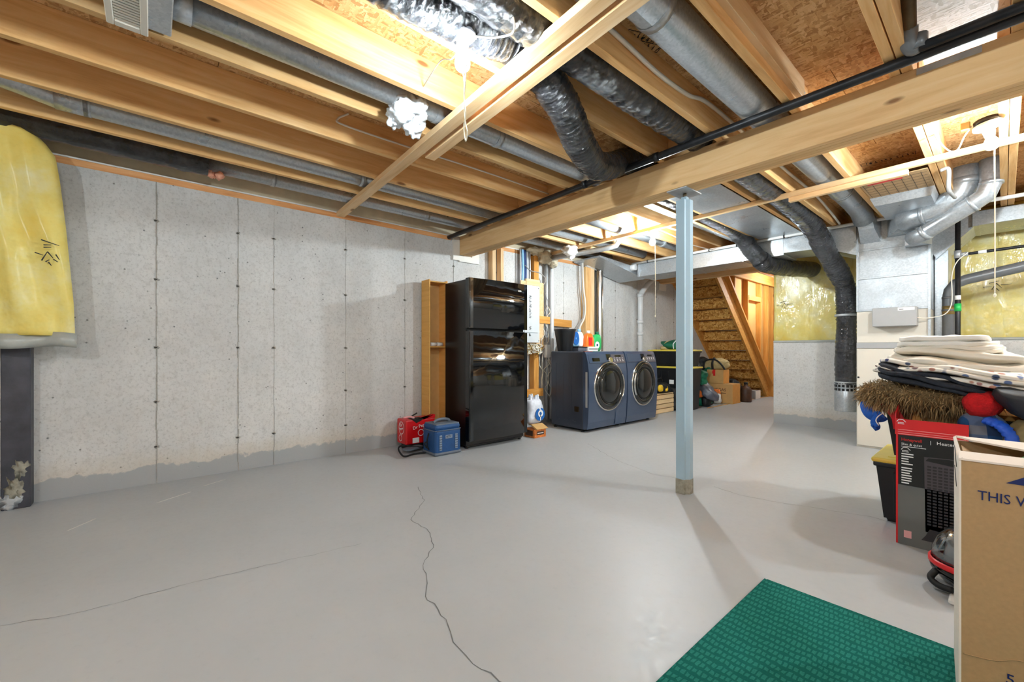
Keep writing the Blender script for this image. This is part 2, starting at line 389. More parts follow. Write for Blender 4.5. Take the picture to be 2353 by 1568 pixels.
def frame(p0, p1, up=(0, 0, 1)):
    x = (Vector(p1) - Vector(p0)); L = x.length; x.normalize(); u = Vector(up)
    y = u.cross(x).normalized(); z = x.cross(y)
    m = Matrix((x, y, z)).transposed().to_4x4(); m.translation = Vector(p0); return m, L
def board(name, p0, p1, wd, ht, m, parent=None, up=(0, 0, 1), bev=.002):
    """a plank whose length is its local x, so that the grain follows it; p0-p1 is its centre line"""
    fm, L = frame(p0, p1, up)
    return obj(name, box(0, L, -wd / 2, wd / 2, -ht / 2, ht / 2, bev, 1), m, parent, fm)
def text(s, size, o, xd, ud, m, parent, name='lettering', align='LEFT', depth=.0006, sx=1.0):
    cu = bpy.data.curves.new('t', 'FONT'); cu.body = s; cu.size = size; cu.extrude = depth; cu.align_x = align; cu.resolution_u = 2
    to = bpy.data.objects.new('t', cu); C.objects.link(to); bpy.context.view_layer.update()
    me = bpy.data.meshes.new_from_object(to.evaluated_get(bpy.context.evaluated_depsgraph_get())); bpy.data.objects.remove(to)
    xd = Vector(xd).normalized(); ud = Vector(ud).normalized(); nz_ = xd.cross(ud)
    mt = Matrix((xd * sx, ud, nz_)).transposed().to_4x4(); mt.translation = Vector(o)
    me.transform(mt); me.materials.clear(); me.materials.append(M[m]); me.name = name
    return obj(name, me, m, parent)
def quad(o, xd, ud, w_, h, m, parent, name, depth=.0012):
    """flat print or sticker: a thin plate standing proud of a face"""
    xd = Vector(xd).normalized(); ud = Vector(ud).normalized(); nn = xd.cross(ud); o = Vector(o); bm = bm_new()
    vs = [bm.verts.new(o + xd * a * w_ + ud * b * h + nn * c * depth) for c in (0, 1) for a, b in ((0, 0), (1, 0), (1, 1), (0, 1))]
    for f in ((0, 1, 2, 3), (4, 5, 6, 7), (0, 1, 5, 4), (1, 2, 6, 5), (2, 3, 7, 6), (3, 0, 4, 7)): bm.faces.new([vs[i] for i in f])
    return obj(name, bm, m, parent)

# ================================================================== SETTING
PI = math.pi
ZJ, ZS = 2.27, 2.45                      # joist underside, subfloor underside
X1, Y0, Y1 = 6.4, -3.4, 11.2
fl = struct(obj('floor', box(-.2, X1 + .2, Y0 - .2, Y1 + .2, -.12, 0), 'floor_paint'))
def crack(pts, wd, seed=1):
    rnd = random.Random(seed); bm = bm_new(); fine = []
    for a, b in zip(pts[:-1], pts[1:]):
        n_ = max(2, int(math.dist(a, b) / .035))
        for k in range(n_):
            s = k / n_; fine.append((a[0] + (b[0] - a[0]) * s + rnd.uniform(-.007, .007), a[1] + (b[1] - a[1]) * s + rnd.uniform(-.007, .007)))
    fine.append(pts[-1]); prev = None
    for i, (x, y) in enumerate(fine):
        a = fine[max(0, i - 1)]; b = fine[min(len(fine) - 1, i + 1)]; d = Vector((b[0] - a[0], b[1] - a[1], 0)).normalized(); nrm = Vector((-d.y, d.x, 0))
        h = wd * rnd.uniform(.5, 1.2) / 2; cur = (bm.verts.new(Vector((x, y, .0009)) + nrm * h), bm.verts.new(Vector((x, y, .0009)) - nrm * h))
        if prev: bm.faces.new((prev[0], prev[1], cur[1], cur[0]))
        prev = cur
    return obj('crack', bm, 'crack', fl)
crack([(1.327, 1.442), (1.591, 1.349), (1.826, 1.136), (2.021, 1.14), (2.214, 1.056), (2.33, .933), (2.476, .884), (2.549, .824), (2.656, .82), (2.769, .798), (2.881, .761), (2.969, .76), (3.082, .783), (3.4, .9)], .004)
crack([(1.215, 3.464), (1.835, 3.125), (2.247, 3.005), (2.437, 3.055)], .003, 2)
crack([(2.7, 3.06), (2.889, 3.02), (3.04, 3.044), (3.176, 3.084), (3.539, 3.209), (3.619, 3.187)], .003, 3)
crack([(1.736, -.411), (1.814, -.186), (1.819, .041), (1.834, .184), (1.895, .549), (1.936, .803)], .0018, 4)

wl = struct(obj('wall_left', box(-.2, 0, Y0, Y1, 0, 2.217), 'concrete'))
rnd = random.Random(3)
seam_y = [-2.99, -2.38, -1.79, -1.19, .024, .531, .79, 1.392, 1.995, 2.592, 3.2, 3.81, 4.42, 5.03, 5.64, 6.25, 6.86, 7.47, 8.08]
for sy in seam_y:
    bm = bm_new(); wd = .006 if sy < .6 else .0026; zz = 0
    while zz < 2.217:
        z2 = min(2.217, zz + rnd.uniform(.05, .16)); j = rnd.uniform(-.0025, .0025); h = wd * rnd.uniform(.5, 1.5) / 2
        bx(bm, -.001, rnd.uniform(.0012, .005), sy + j - h, sy + j + h, zz, z2); zz = z2
    obj('form_seam', bm, 'seam', wl)
    for tz in (.27, .6, 1.0, 1.5, 1.93):
        if tz == .6 and rnd.random() < .6: continue
        bm = bm_new(); blob(bm, (0, sy, tz), (.005, .016, .011), rnd.random() * 9, .7, 2); obj('form_tie', bm, 'seam', wl)
        obj('tie_hole', box(.003, .0075, sy - .012, sy + .004, tz - .004, tz + .004), 'tie_hole', wl)
struct(obj('wall_near', box(-.2, X1 + .2, Y0 - .2, Y0, 0, ZS), 'concrete_plain'))
struct(obj('wall_right', box(X1, X1 + .2, Y0, 6.4, 0, ZS), 'concrete_plain'))
struct(obj('wall_far', box(-.2, 2.3, Y1, Y1 + .2, 0, ZS), 'concrete_plain'))
struct(obj('wall_hall', box(2.05, 2.2, 6.62, Y1, 0, ZS), 'concrete_plain'))
# sill plate and rim board on the left foundation wall
tr = struct(board('trim_1', (-.07, Y0, 2.24), (-.07, 2.56, 2.24), .14, .046, 'pine_plate'))
struct(board('trim_2', (-.07, 2.9, 2.24), (-.07, Y1, 2.24), .14, .046, 'pine_plate'))
struct(obj('trim_3', box(-.05, -.012, Y0, Y1, 2.263, ZS), 'beige_board'))
struct(obj('trim_4', box(-.13, .004, Y0, Y1, 2.2635, 2.275, .002, 1), 'white_plastic'))

# half-height foundation wall with an insulated frame wall on top
wb = struct(obj('wall_back', box(2.02, X1 + .2, 6.4, 6.62, 0, 1.085), 'concrete'))
obj('ledge_film', box(2.02, X1, 6.385, 6.62, 1.08, 1.108, .008, 2), 'poly_grey', wb)
for k in range(11):
    x0 = 2.03 + k * .4
    bm = bm_new(); slab(bm, x0 + .2, 6.54, 1.09, ZS - .002, .47, .13, k, .01, 8, 24)
    obj('insulation_batt', bm, 'wool', wb)
for k in range(12):
    board('stud', (2.03 + k * .4, 6.56, 1.1), (2.03 + k * .4, 6.56, ZS), .038, .09, 'pine', wb, (0, 1, 0))
bm = bm_new(); nx, nz_ = 90, 28; G = []
for i in range(nx + 1):
    row = []
    for k in range(nz_ + 1):
        x = 2.03 + (X1 - 2.03) * i / nx; z = 1.09 + 1.35 * k / nz_
        row.append(bm.verts.new((x, 6.455 + .018 * noise.noise(Vector((x * 3, z * 2, 1))) + .012 * noise.noise(Vector((x * 9 + z * 5, z * 3, 4))), z)))
    G.append(row)
for i in range(nx):
    for k in range(nz_): f = bm.faces.new((G[i][k], G[i + 1][k], G[i + 1][k + 1], G[i][k + 1])); f.smooth = True
obj('vapour_film', bm, 'poly', wb)
def film_mark(x, z, par, y=6.425, s=1.0):
    bm = bm_new()
    for a, b in (((-.09, 0), (-.03, .0)), ((.03, .01), (.10, .012)), ((-.03, -.03), (0, .03)), ((0, .03), (.035, -.02)), ((-.05, .035), (.01, .05)), ((.0, -.02), (.02, -.05)), ((-.015, .05), (.02, .05))):
        d = Vector((b[0] - a[0], 0, b[1] - a[1])); n_ = Vector((-d.z, 0, d.x)).normalized() * .0035
        A, B = Vector((x + a[0] * s, y, z + a[1] * s)), Vector((x + b[0] * s, y, z + b[1] * s))
        bm.faces.new([bm.verts.new(q) for q in (A - n_, B - n_ * .4, B + n_ * .4, A + n_)])
    return obj('printed_mark', bm, 'ink', par)
film_mark(2.14, 1.58, wb)
film_mark(4.0, 1.62, wb)

# subfloor sheets and the joists that carry them
ce = struct(obj('ceiling', box(-.2, X1 + .2, Y0, Y1, ZS + .019, ZS + .05), 'osb'))
sx, y, row = 2.44, Y0, 0
while y < Y1:
    x = -.2 - (row % 2) * 1.22
    while x < X1 + .2:
        obj('osb_sheet', box(max(x, -.2), min(x + sx - .003, X1 + .2), y, min(y + 1.217, Y1), ZS, ZS + .019), 'osb', ce); x += sx
    y += 1.22; row += 1
NEAR = [.57, .965, 1.36, 1.765, 2.12, 2.505, 2.893, 3.295, 3.697, 3.74, 4.07, 4.47, 4.87, 5.27, 5.67, 6.07]
FAR = [.60, 1.01, 1.435, 1.735, 2.0, 2.625, 2.89, 3.27, 3.705, 3.746, 4.03, 4.071, 4.5, 4.9, 5.3, 5.7, 6.1]
for x in NEAR: board('joist', (x + .019, Y0, (ZJ + ZS) / 2), (x + .019, 2.80, (ZJ + ZS) / 2), .038, ZS - ZJ, 'pine', ce)
for x in FAR: 
    xx = x + .019 + (.04 if any(abs(x - q) < .03 for q in NEAR) else 0) * 0
    board('joist', (xx, 2.805, (ZJ + ZS) / 2), (xx, 7.0, (ZJ + ZS) / 2), .038, ZS - ZJ, 'pine', ce)
for x in [.2, .6, 1.0, 1.4, 1.8]: board('joist', (x, 7.05, (ZJ + ZS) / 2), (x, Y1, (ZJ + ZS) / 2), .038, ZS - ZJ, 'pine_gold', ce)
for (xa, xb, yy) in ((.61, .96, 2.70), (1.0, 1.355, 2.70), (1.40, 1.76, 2.70), (2.545, 2.89, 2.72), (1.80, 2.115, 2.72)):
    board('blocking', (xa, yy, (ZJ + ZS) / 2), (xb, yy, (ZJ + ZS) / 2), .038, ZS - ZJ, 'pine', ce)
board('blocking', (3.345, .4, 2.37), (3.345, 2.64, 2.37), .03, .10, 'pine_pale', ce)
# ink stamps on the sheets: illegible boxes of marks, as in the place
def stamp(cx, cy, z, ln, ht, ang, n_=11, par=ce, seed=1):
    rr = random.Random(seed); bm = bm_new(); ca, sa = math.cos(ang), math.sin(ang)
    def rect(u0, u1, v0, v1):
        bm.faces.new([bm.verts.new((cx + u * ca - v_ * sa, cy + u * sa + v_ * ca, z)) for u, v_ in ((u0, v0), (u1, v0), (u1, v1), (u0, v1))])
    t_ = .004
    rect(-ln / 2, ln / 2, -ht / 2, -ht / 2 + t_); rect(-ln / 2, ln / 2, ht / 2 - t_, ht / 2); rect(-ln / 2, -ln / 2 + t_, -ht / 2, ht / 2); rect(ln / 2 - t_, ln / 2, -ht / 2, ht / 2)
    st = ln / n_
    for k in range(n_):
        u = -ln / 2 + st * (k + .2)
        for q in range(3):
            a = rr.uniform(0, st * .45); b = rr.uniform(-ht * .36, ht * .1); rect(u + a, u + a + st * .16, b, b + ht * rr.uniform(.15, .4))
        rect(u, u + st * .5, rr.uniform(-.3, .25) * ht, rr.uniform(.26, .3) * ht) if rr.random() < .4 else None
    obj('ink_stamp', bm, 'ink', par)
stamp(3.46, 4.3, ZS - .001, .33, .07, .1, 11)
stamp(2.93, 1.82, ZS - .001, .14, .05, 1.15, 5, seed=2)
stamp(2.945, 1.74, ZS - .001, .16, .05, 1.15, 6, seed=3)
stamp(1.29, .60, ZS - .001, .13, .045, 1.3, 6, seed=4)
stamp(2.06, .33, ZS - .001, .22, .06, 1.4, 9, seed=5)
stamp(3.06, 3.75, ZS - .001, .18, .06, 1.45, 7, seed=6)
stamp(2.32, 1.85, ZS - .001, .14, .05, 1.3, 6, seed=7)
struct(obj('trim_5', box(3.779, 4.068, 1.7, 3.2, ZS - .006, ZS - .001), 'osb_white'))

# ------------------------------------------------------------------ main beam with its steel post
bmr = thing('support_beam', 'long built-up wooden beam of four planks carried by the blue-grey post', 'beam', (2.6, 2.73, 2.06))
for k in range(4): board('ply', (.03, 2.674 + k * .0385, 2.165), (X1, 2.674 + k * .0385, 2.165 ), .0375, .209, 'pine_beam', bmr)
obj('splice_plate', box(3.79, 3.99, 2.651, 2.656, 2.236, 2.264), 'galv_dull', bmr)
pk = thing('beam_pocket_form', 'white foam board form around the wall end of the long beam', 'form board', (.01, 2.75, 2.0))
obj('side_board', box(.0, .028, 2.57, 2.655, 2.0, 2.26), 'white_paint', pk); obj('sill_board', box(.0, .028, 2.655, 2.93, 1.99, 2.058), 'white_paint', pk)
obj('side_board', box(.0, .028, 2.83, 2.93, 2.058, 2.2), 'white_paint', pk)
col = thing('steel_post', 'slim blue-grey steel post standing on the bare floor under the beam', 'post', (2.625, 2.78, 0))
bm = bm_new(); prism(bm, [(2.585, 2.735), (2.645, 2.735), (2.645, 2.755), (2.665, 2.775), (2.665, 2.815), (2.585, 2.815)], 'z', .0, 2.005)
obj('shaft', bm, 'post_blue', col)
bm = bm_new(); prism(bm, [(2.583, 2.733), (2.647, 2.733), (2.647, 2.753), (2.667, 2.773), (2.667, 2.817), (2.583, 2.817)], 'z', .0, .10)
obj('grout_foot', bm, 'post_foot', col)
obj('neck', box(2.605, 2.645, 2.76, 2.80, 2.0, 2.03, .004, 1), 'post_blue', col)
bm = bm_new(); lathe(bm, [(.012, 2.02), (.012, 2.056)], (2.625, 2.78, 0), 10); obj('jack_screw', bm, 'pipe_brown', col)
obj('cap_plate', box(2.555, 2.695, 2.665, 2.875, 2.054, 2.061), 'galv_dull', col)
# strapping boards fixed under the joists
tag(board('strapping_board', (.0, 1.342, 2.251), (5.0, 1.16, 2.251), .072, .038, 'pine_pale'), 'long pale strapping board running from the concrete wall under the joists', 'board')
tag(board('strapping_board', (1.6, 1.385, 2.251), (5.0, 1.25, 2.251), .068, .038, 'pine_pale'), 'second strapping board starting beside the first, short of the wall', 'board')
tag(board('furring_strip', (.1, 4.0, 2.25), (5.2, 3.93, 2.25), .04, .036, 'pine_pale'), 'thin furring strip crossing the joists between the beam and the furnace', 'board')
tag(board('scab_strip', (2.9, 3.99, 2.214), (3.62, 3.98, 2.214), .04, .036, 'pine_pale'), 'short offcut nailed beneath the furring strip near the furnace', 'board')
tag(board('nailer_block', (2.14, 2.40, 2.25), (2.30, 2.40, 2.25), .05, .04, 'pine_pale'), 'short pale block of wood at the mouth of the sagging flexible duct', 'wood block')
tag(board('header_beam', (.0, 7.02, 2.27), (2.05, 7.02, 2.27), .114, .19, 'pine_beam'), 'wooden header beam spanning the opening above the stairs', 'beam')
pk2 = tag(obj('header_pocket_form', box(.0, .025, 6.93, 7.16, 2.06, 2.18), 'white_paint'), 'white form board at the wall end of the stair header', 'form board')

# ------------------------------------------------------------------ stairs seen from beneath
stt = thing('staircase', 'wooden staircase with strand board risers seen from its underside', 'stairs', (.4, 8.8, 0))
sl = .197 / .21
def zl(y): return 1.766 - (y - 7.967) * sl
for i in range(-2, 10):
    y = 7.967 + .21 * i; z0 = zl(y)
    if z0 < -.05: continue
    obj('riser', box(.045, .785, y, y + .019, max(z0, 0), z0 + .185), 'osb_gold', stt)
    if z0 > .01: obj('tread', box(.045, .785, y - .012, y + .25, z0 + .0, z0 + .019), 'osb_gold', stt)
def stringer(x0, x1, m):
    ya, yb = 7.26, 9.93
    fm, L = frame((0, ya, zl(ya)), (0, yb, zl(yb)), (0, 0, 1)); bm = bm_new()
    prism(bm, [(ya, zl(ya) - .05), (9.80, 0), (10.08, 0), (10.1, .06), (7.52, ZS - .002), (ya, ZS - .002)], 'x', x0, x1)
    return obj('stringer', bm, m, stt)
stringer(.0, .042, 'pine_gold'); stringer(.788, .828, 'pine_gold')
wsr = struct(obj('wall_stair', box(.80, .812, 7.1, 10.3, 0, .01), 'drywall_tan'))
bm = bm_new(); prism(bm, [(7.1, ZS), (7.4, ZS), (10.0, .2), (10.35, 0), (10.35, ZS)], 'x', .80, .812)
obj('drywall_sheet', bm, 'drywall_tan', wsr)
for sy in (7.4, 7.98, 8.57, 9.22, 9.62):
    z0 = max(0, zl(sy) + .27); board('stud', (.86, sy, z0), (.86, sy, ZS - .04), .038, .09, 'pine_gold', wsr, (1, 0, 0))
board('stud', (.86, 9.93, 0), (.86, 9.93, ZS - .04), .06, .09, 'pine_gold', wsr, (1, 0, 0))
board('top_plate', (.86, 7.1, ZS - .02), (.86, 10.3, ZS - .02), .09, .04, 'pine_gold', wsr)
board('sloped_plate', (.86, 7.3, zl(7.3) + .29), (.86, 9.9, zl(9.9) + .29), .09, .038, 'pine_gold', wsr)
board('noggin', (.9, 8.6, 1.98), (.9, 9.22, 1.98), .02, .09, 'pine_gold', wsr)
tag(obj('red_ball', (lambda b: (blob(b, (.76, 8.19, 1.60), .028, 1, .05, 2), b)[1])(bm_new()), 'red_knob'), 'small red ball stuck beside a riser under the stairs', 'ball')

for a, b in (((.52, .02), (.40, .2)), ((.30, .28), (.22, .42)), ((.75, -.35), (.62, -.25))):
    bm = bm_new(); tube(bm, [(a[0], a[1], .0003), (b[0], b[1], .0003)], .004, 5, smooth=False, squash=.2); obj('scratch', bm, 'white_paint', fl)

# ================================================================== DUCTS AND PIPES
def round_duct(name, label, pts, r, collars=(), m='galv', smooth=False, n=8, seg=20, cat='duct', group=None):
    t_ = thing(name, label, cat, pts[0], group); bm = bm_new(); tube(bm, pts, r, seg, n, smooth); obj('pipe', bm, m, t_)
    for a, b in collars:
        bm = bm_new(); a, b = Vector(a), Vector(b); tube(bm, [a, b], r + .004, seg, smooth=False); obj('collar', bm, m, t_)
    return t_
# white register and its boot feed the first round duct
rg = thing('air_register', 'white slatted air register hanging under a joist', 'register', (1.92, -.07, 2.26))
obj('frame', box(1.80, 2.12, -.135, -.112, 2.245, 2.262, .003, 1), 'register_white', rg); obj('frame', box(1.80, 2.12, -.036, -.012, 2.245, 2.262, .003, 1), 'register_white', rg)
obj('frame', box(1.80, 1.835, -.112, -.036, 2.245, 2.262, .003, 1), 'register_white', rg); obj('frame', box(2.085, 2.12, -.112, -.036, 2.245, 2.262, .003, 1), 'register_white', rg)
obj('backing', box(1.82, 2.1, -.125, -.02, 2.262, 2.268), 'dark_gap', rg)
for k in range(15):
    x = 1.842 + k * .0168; board('slat', (x, -.112, 2.254), (x, -.036, 2.254), .011, .006, 'register_white', rg)
obj('boot', box(1.82, 2.10, -.13, .06, 2.268, 2.42, .004, 1), 'galv', rg)
round_duct('supply_duct', 'galvanised round duct running from the white register along its joist bay', [(1.935, .05, 2.355), (1.935, 5.42, 2.355)], .066,
           [((1.935, .06, 2.355), (1.935, .12, 2.355)), ((1.935, 1.22, 2.355), (1.935, 1.30, 2.355)), ((1.935, 1.66, 2.355), (1.935, 1.70, 2.355))])
round_duct('supply_duct', 'galvanised round duct with an angled elbow above the hanging yellow insulation', [(.80, -.75, 2.385), (.74, -.52, 2.37), (.722, -.40, 2.352), (.722, 5.3, 2.352)], .062,
           [((.722, -.40, 2.352), (.722, -.27, 2.352)), ((.722, -.29, 2.352), (.722, -.26, 2.352)), ((.722, 1.25, 2.352), (.722, 1.29, 2.352))])
round_duct('supply_duct', 'thin galvanised duct along the concrete wall with a pink wool cuff', [(.225, .30, 2.352), (.225, 5.2, 2.352)], .05,
           [((.225, .72, 2.352), (.225, .75, 2.352)), ((.225, 2.1, 2.352), (.225, 2.14, 2.352))])
t_ = thing('insulated_duct', 'black plastic sleeved duct running along the top of the concrete wall', 'duct', (.24, -1.6, 2.35)); bm = bm_new()
tube(bm, [(.26, -2.6, 2.365), (.26, -1.6, 2.36), (.25, -.6, 2.355), (.235, .31, 2.352)], .088, 18, 20, wr=.006); obj('sleeve', bm, 'flex_black', t_)
tag(obj('pink_wool_tuft', (lambda b: (blob(b, (.21, .33, 2.325), (.04, .035, .06), 3, .6, 3), blob(b, (.24, .38, 2.285), (.03, .03, .03), 5, .6, 2), b)[-1])(bm_new()), 'fluff_pink'), 'tuft of pink glass wool where the black sleeve ends', 'insulation')
round_duct('supply_duct', 'wide galvanised duct between bare joists beside the white cable', [(3.135, .3, 2.362), (3.135, 4.95, 2.362), (3.15, 5.2, 2.32), (3.16, 5.3, 2.25)], .084,
           [((3.135, 1.52, 2.362), (3.135, 1.56, 2.362)), ((3.135, 4.5, 2.362), (3.135, 4.54, 2.362))])
round_duct('supply_duct', 'short galvanised duct in the joist bay beside the third bulb', [(1.22, 3.0, 2.36), (1.22, 5.3, 2.36)], .06, [((1.22, 4.9, 2.36), (1.22, 4.96, 2.36))])
# flexible ducts
t_ = thing('flexible_duct', 'sagging black flexible duct dropping below the joists ahead of the beam', 'duct', (2.6, .2, 2.3)); bm = bm_new()
tube(bm, [(2.60, -1.2, 2.355), (2.605, 0, 2.345), (2.60, .6, 2.315), (2.605, 1.0, 2.33), (2.61, 1.3, 2.358), (2.56, 1.6, 2.27), (2.455, 1.88, 2.175), (2.35, 2.15, 2.165), (2.29, 2.4, 2.25), (2.275, 2.62, 2.352), (2.26, 2.9, 2.358)], .086, 24, 36, wr=.007); obj('sleeve', bm, 'flex_black', t_)
t_ = thing('flexible_duct', 'black flexible duct beside the tin panning bending down to the insulated wall', 'duct', (2.1, 3.2, 2.3)); bm = bm_new()
tube(bm, [(2.13, 2.85, 2.355), (2.125, 3.3, 2.35), (2.11, 4.2, 2.35), (2.10, 4.95, 2.32), (2.11, 5.18, 2.24), (2.15, 5.28, 2.13), (2.22, 5.36, 2.02)], .09, 24, 36, wr=.007); obj('sleeve', bm, 'flex_black', t_)
bm = bm_new(); tube(bm, [(2.215, 5.35, 2.03), (2.25, 5.45, 1.985), (2.33, 5.8, 1.975), (2.44, 6.5, 2.02)], .098, 24, 24, wr=.008); obj('lower_sleeve', bm, 'flex_black', t_)
t_ = thing('flexible_duct', 'long black flexible duct descending beside the furnace to a slotted metal cup', 'duct', (2.9, 5.8, .31)); bm = bm_new()
tube(bm, [(2.785, -1.2, 2.35), (2.785, .3, 2.345), (2.785, .9, 2.34), (2.775, 1.5, 2.35), (2.775, 2.2, 2.345), (2.775, 2.6, 2.352), (2.775, 3.0, 2.352), (2.78, 3.6, 2.335), (2.785, 4.4, 2.315), (2.785, 4.95, 2.27), (2.80, 5.2, 2.17), (2.835, 5.34, 2.03), (2.885, 5.55, 1.85), (2.922, 5.74, 1.68), (2.925, 5.8, 1.5), (2.92, 5.8, 1.1), (2.915, 5.8, .6)], lambda s: .094 if s < .62 else .094 + .005 * math.sin(s * 60), 24, 30, wr=.008)
obj('sleeve', bm, 'flex_black', t_)
obj('cable_tie', (lambda b: (tube(b, [(2.922, 5.8, 1.375), (2.922, 5.8, 1.35)], .104, 20, smooth=False), b)[1])(bm_new()), 'galv_dull', t_)
bm = bm_new(); lathe(bm, [(.096, .31), (.098, .315), (.098, .52), (.094, .53), (.094, .62), (.099, .625), (.099, .635)], (2.915, 5.8, 0), 28); cup = obj('cup', bm, 'galv', t_)
for k in range(16):
    a = 2 * PI * k / 16
    for z in (.535, .575): 
        bm = bm_new(); d = Vector((math.cos(a), math.sin(a), 0)); n_ = Vector((-d.y, d.x, 0)); c_ = Vector((2.915, 5.8, 0)) + d * .096
        vs = [bm.verts.new(c_ + n_ * s * .012 + Vector((0, 0, z + h))) for s, h in ((-1, 0), (1, 0), (1, .026), (-1, .026))]; bm.faces.new(vs); obj('slot', bm, 'dark_gap', cup)
# rectangular trunk duct across the room's end
t_ = thing('trunk_duct', 'long rectangular galvanised trunk duct hanging below the joists at the stair end', 'duct', (1.4, 5.6, 2.05))
obj('body', box(.56, 2.44, 5.40, 5.85, 2.05, 2.262, .003, 1), 'galv', t_)
bm = bm_new(); prism(bm, [(2.43, 2.075), (2.43, 2.262), (3.08, 2.262), (3.08, 1.94), (2.8, 2.06)], 'y', 5.402, 5.84); obj('flared_end', bm, 'galv', t_)
for x in (.58, 1.35, 2.0): obj('seam', box(x, x + .018, 5.394, 5.856, 2.046, 2.264), 'galv', t_)
t_ = thing('bypass_duct', 'smaller sloping galvanised duct above the shiny vent pipe', 'duct', (.2, 5.2, 2.1))
obj('body', (lambda b: (prism(b, [(4.6, 2.24), (5.7, 2.06), (5.7, 2.2), (4.6, 2.262)], 'x', .03, .5), b)[1])(bm_new()), 'galv', t_)
# tin panning between joists
t_ = thing('return_panning', 'flat tin panning closing the joist bay next to the post', 'duct panel', (2.4, 4.0, 2.27))
for y0, y1 in ((2.86, 4.02), (4.03, 5.38)): obj('sheet', box(2.205, 2.62, y0, y1, 2.262, 2.267), 'galv', t_)
board('joist_strip', (2.19, 2.83, 2.29), (2.19, 5.4, 2.29), .03, .05, 'pine', t_)
t_ = thing('tin_box', 'shallow tin box with a gridded cardboard top between joists above the furnace', 'duct panel', (3.5, 4.7, 2.2))
bm = bm_new(); prism(bm, [(3.31, 2.262), (3.34, 2.19), (3.68, 2.19), (3.70, 2.262)], 'y', 4.62, 5.2); obj('pan', bm, 'galv', t_)
obj('cardboard', box(3.315, 3.70, 4.15, 4.64, 2.262, 2.268), 'cardboard_brown', t_)
for k in range(7): obj('grid_line', box(3.33 + k * .055, 3.332 + k * .055, 4.2, 4.62, 2.2612, 2.2622), 'ink', t_)
for k in range(6): obj('grid_line', box(3.33, 3.69, 4.22 + k * .07, 4.222 + k * .07, 2.2612, 2.2622), 'ink', t_)
obj('red_print', box(3.36, 3.56, 4.2, 4.25, 2.2608, 2.2615), 'ink_red', t_)
# pipes along the beam
t_ = thing('gas_pipe', 'black steel gas pipe running along the front of the wooden beam', 'pipe', (2.0, 2.5, 2.24)); bm = bm_new()
tube(bm, [(-.1, 2.53, 2.246), (X1, 2.49, 2.246)], .0235, 14, smooth=False); obj('pipe', bm, 'steel_black', t_)
for x in (1.95, 2.55): 
    bm = bm_new(); tube(bm, [(x, 2.512, 2.246), (x + .035, 2.512, 2.246)], .029, 12, smooth=False); obj('coupling', bm, 'steel_black', t_)
t_ = thing('water_line', 'second dark metal pipe laid beside the gas pipe over the beam', 'pipe', (4.4, 2.42, 2.24)); bm = bm_new()
tube(bm, [(3.82, 2.44, 2.247), (X1, 2.425, 2.247)], .02, 12, smooth=False); obj('pipe', bm, 'steel_black', t_)
bm = bm_new(); tube(bm, [(3.82, 2.44, 2.24), (3.82, 2.44, 2.30)], .027, 12, smooth=False); obj('fitting', bm, 'abs_grey', t_)
t_ = thing('drain_riser', 'brown pipe rising through the floor above with a grey trap elbow', 'pipe', (3.79, 2.4, 2.3)); bm = bm_new()
tube(bm, [(3.80, 2.28, 2.448), (3.80, 2.29, 2.42), (3.795, 2.35, 2.36), (3.79, 2.41, 2.31)], .026, 14, 6); obj('pipe', bm, 'pipe_brown', t_)
bm = bm_new(); tube(bm, [(3.79, 2.40, 2.325), (3.788, 2.425, 2.29), (3.80, 2.445, 2.26), (3.82, 2.45, 2.27)], .032, 14, 6); obj('trap', bm, 'abs_grey', t_)
t_ = thing('water_pipe', 'white plastic water pipe clipped along the front of the trunk duct', 'pipe', (1.5, 5.35, 2.25)); bm = bm_new()
tube(bm, [(.5, 5.36, 2.245), (3.08, 5.36, 2.25), (4.6, 5.42, 2.25), (X1, 5.42, 2.25)], .017, 12, smooth=False); obj('pipe', bm, 'white_plastic', t_)
for x in (.75, 1.3, 1.62, 1.95, 2.45): obj('clip', (lambda b, x=x: (tube(b, [(x, 5.36, 2.247), (x + .012, 5.36, 2.247)], .021, 12, smooth=False), b)[1])(bm_new()), 'black_plastic', t_)
t_ = thing('drain_pipe', 'white plastic drain standpipe on the concrete wall behind the dryer', 'pipe', (.12, 6.15, 0)); bm = bm_new()
tube(bm, [(.11, 6.18, 0), (.11, 6.18, 1.86), (.115, 6.2, 1.93), (.14, 6.34, 2.08), (.2, 6.5, 2.22)], .042, 16, 6, smooth=False); obj('pipe', bm, 'pvc', t_)
for z in (1.22, 1.42, 1.86): 
    bm = bm_new(); tube(bm, [(.11, 6.18, z), (.11, 6.18, z + .06)], .05, 16, smooth=False); obj('coupling', bm, 'pvc', t_)
t_ = thing('dryer_vent', 'shiny tall metal vent pipe rising behind the washing machines', 'pipe', (.12, 5.1, .2)); bm = bm_new()
tube(bm, [(.12, 5.08, .1), (.12, 5.08, 2.1), (.13, 5.05, 2.2), (.16, 4.9, 2.25)], .055, 18, 6); obj('pipe', bm, 'chrome', t_)
t_ = thing('exhaust_duct', 'grey round exhaust duct held below the joists near the third bulb', 'duct', (.3, 4.1, 2.2)); bm = bm_new()
tube(bm, [(.16, 3.98, 2.185), (1.02, 4.085, 2.185), (1.12, 4.10, 2.2), (1.17, 4.11, 2.27)], .032, 14, 6, smooth=False); obj('pipe', bm, 'galv_dull', t_)
t_ = thing('corner_duct', 'white plastic duct elbow curving from the wall to the trunk duct', 'duct', (.3, 5.2, 2.2)); bm = bm_new()
tube(bm, [(.10, 4.8, 2.24), (.12, 5.1, 2.2), (.25, 5.3, 2.185), (.56, 5.36, 2.19)], .045, 16, 6); obj('pipe', bm, 'pvc', t_)
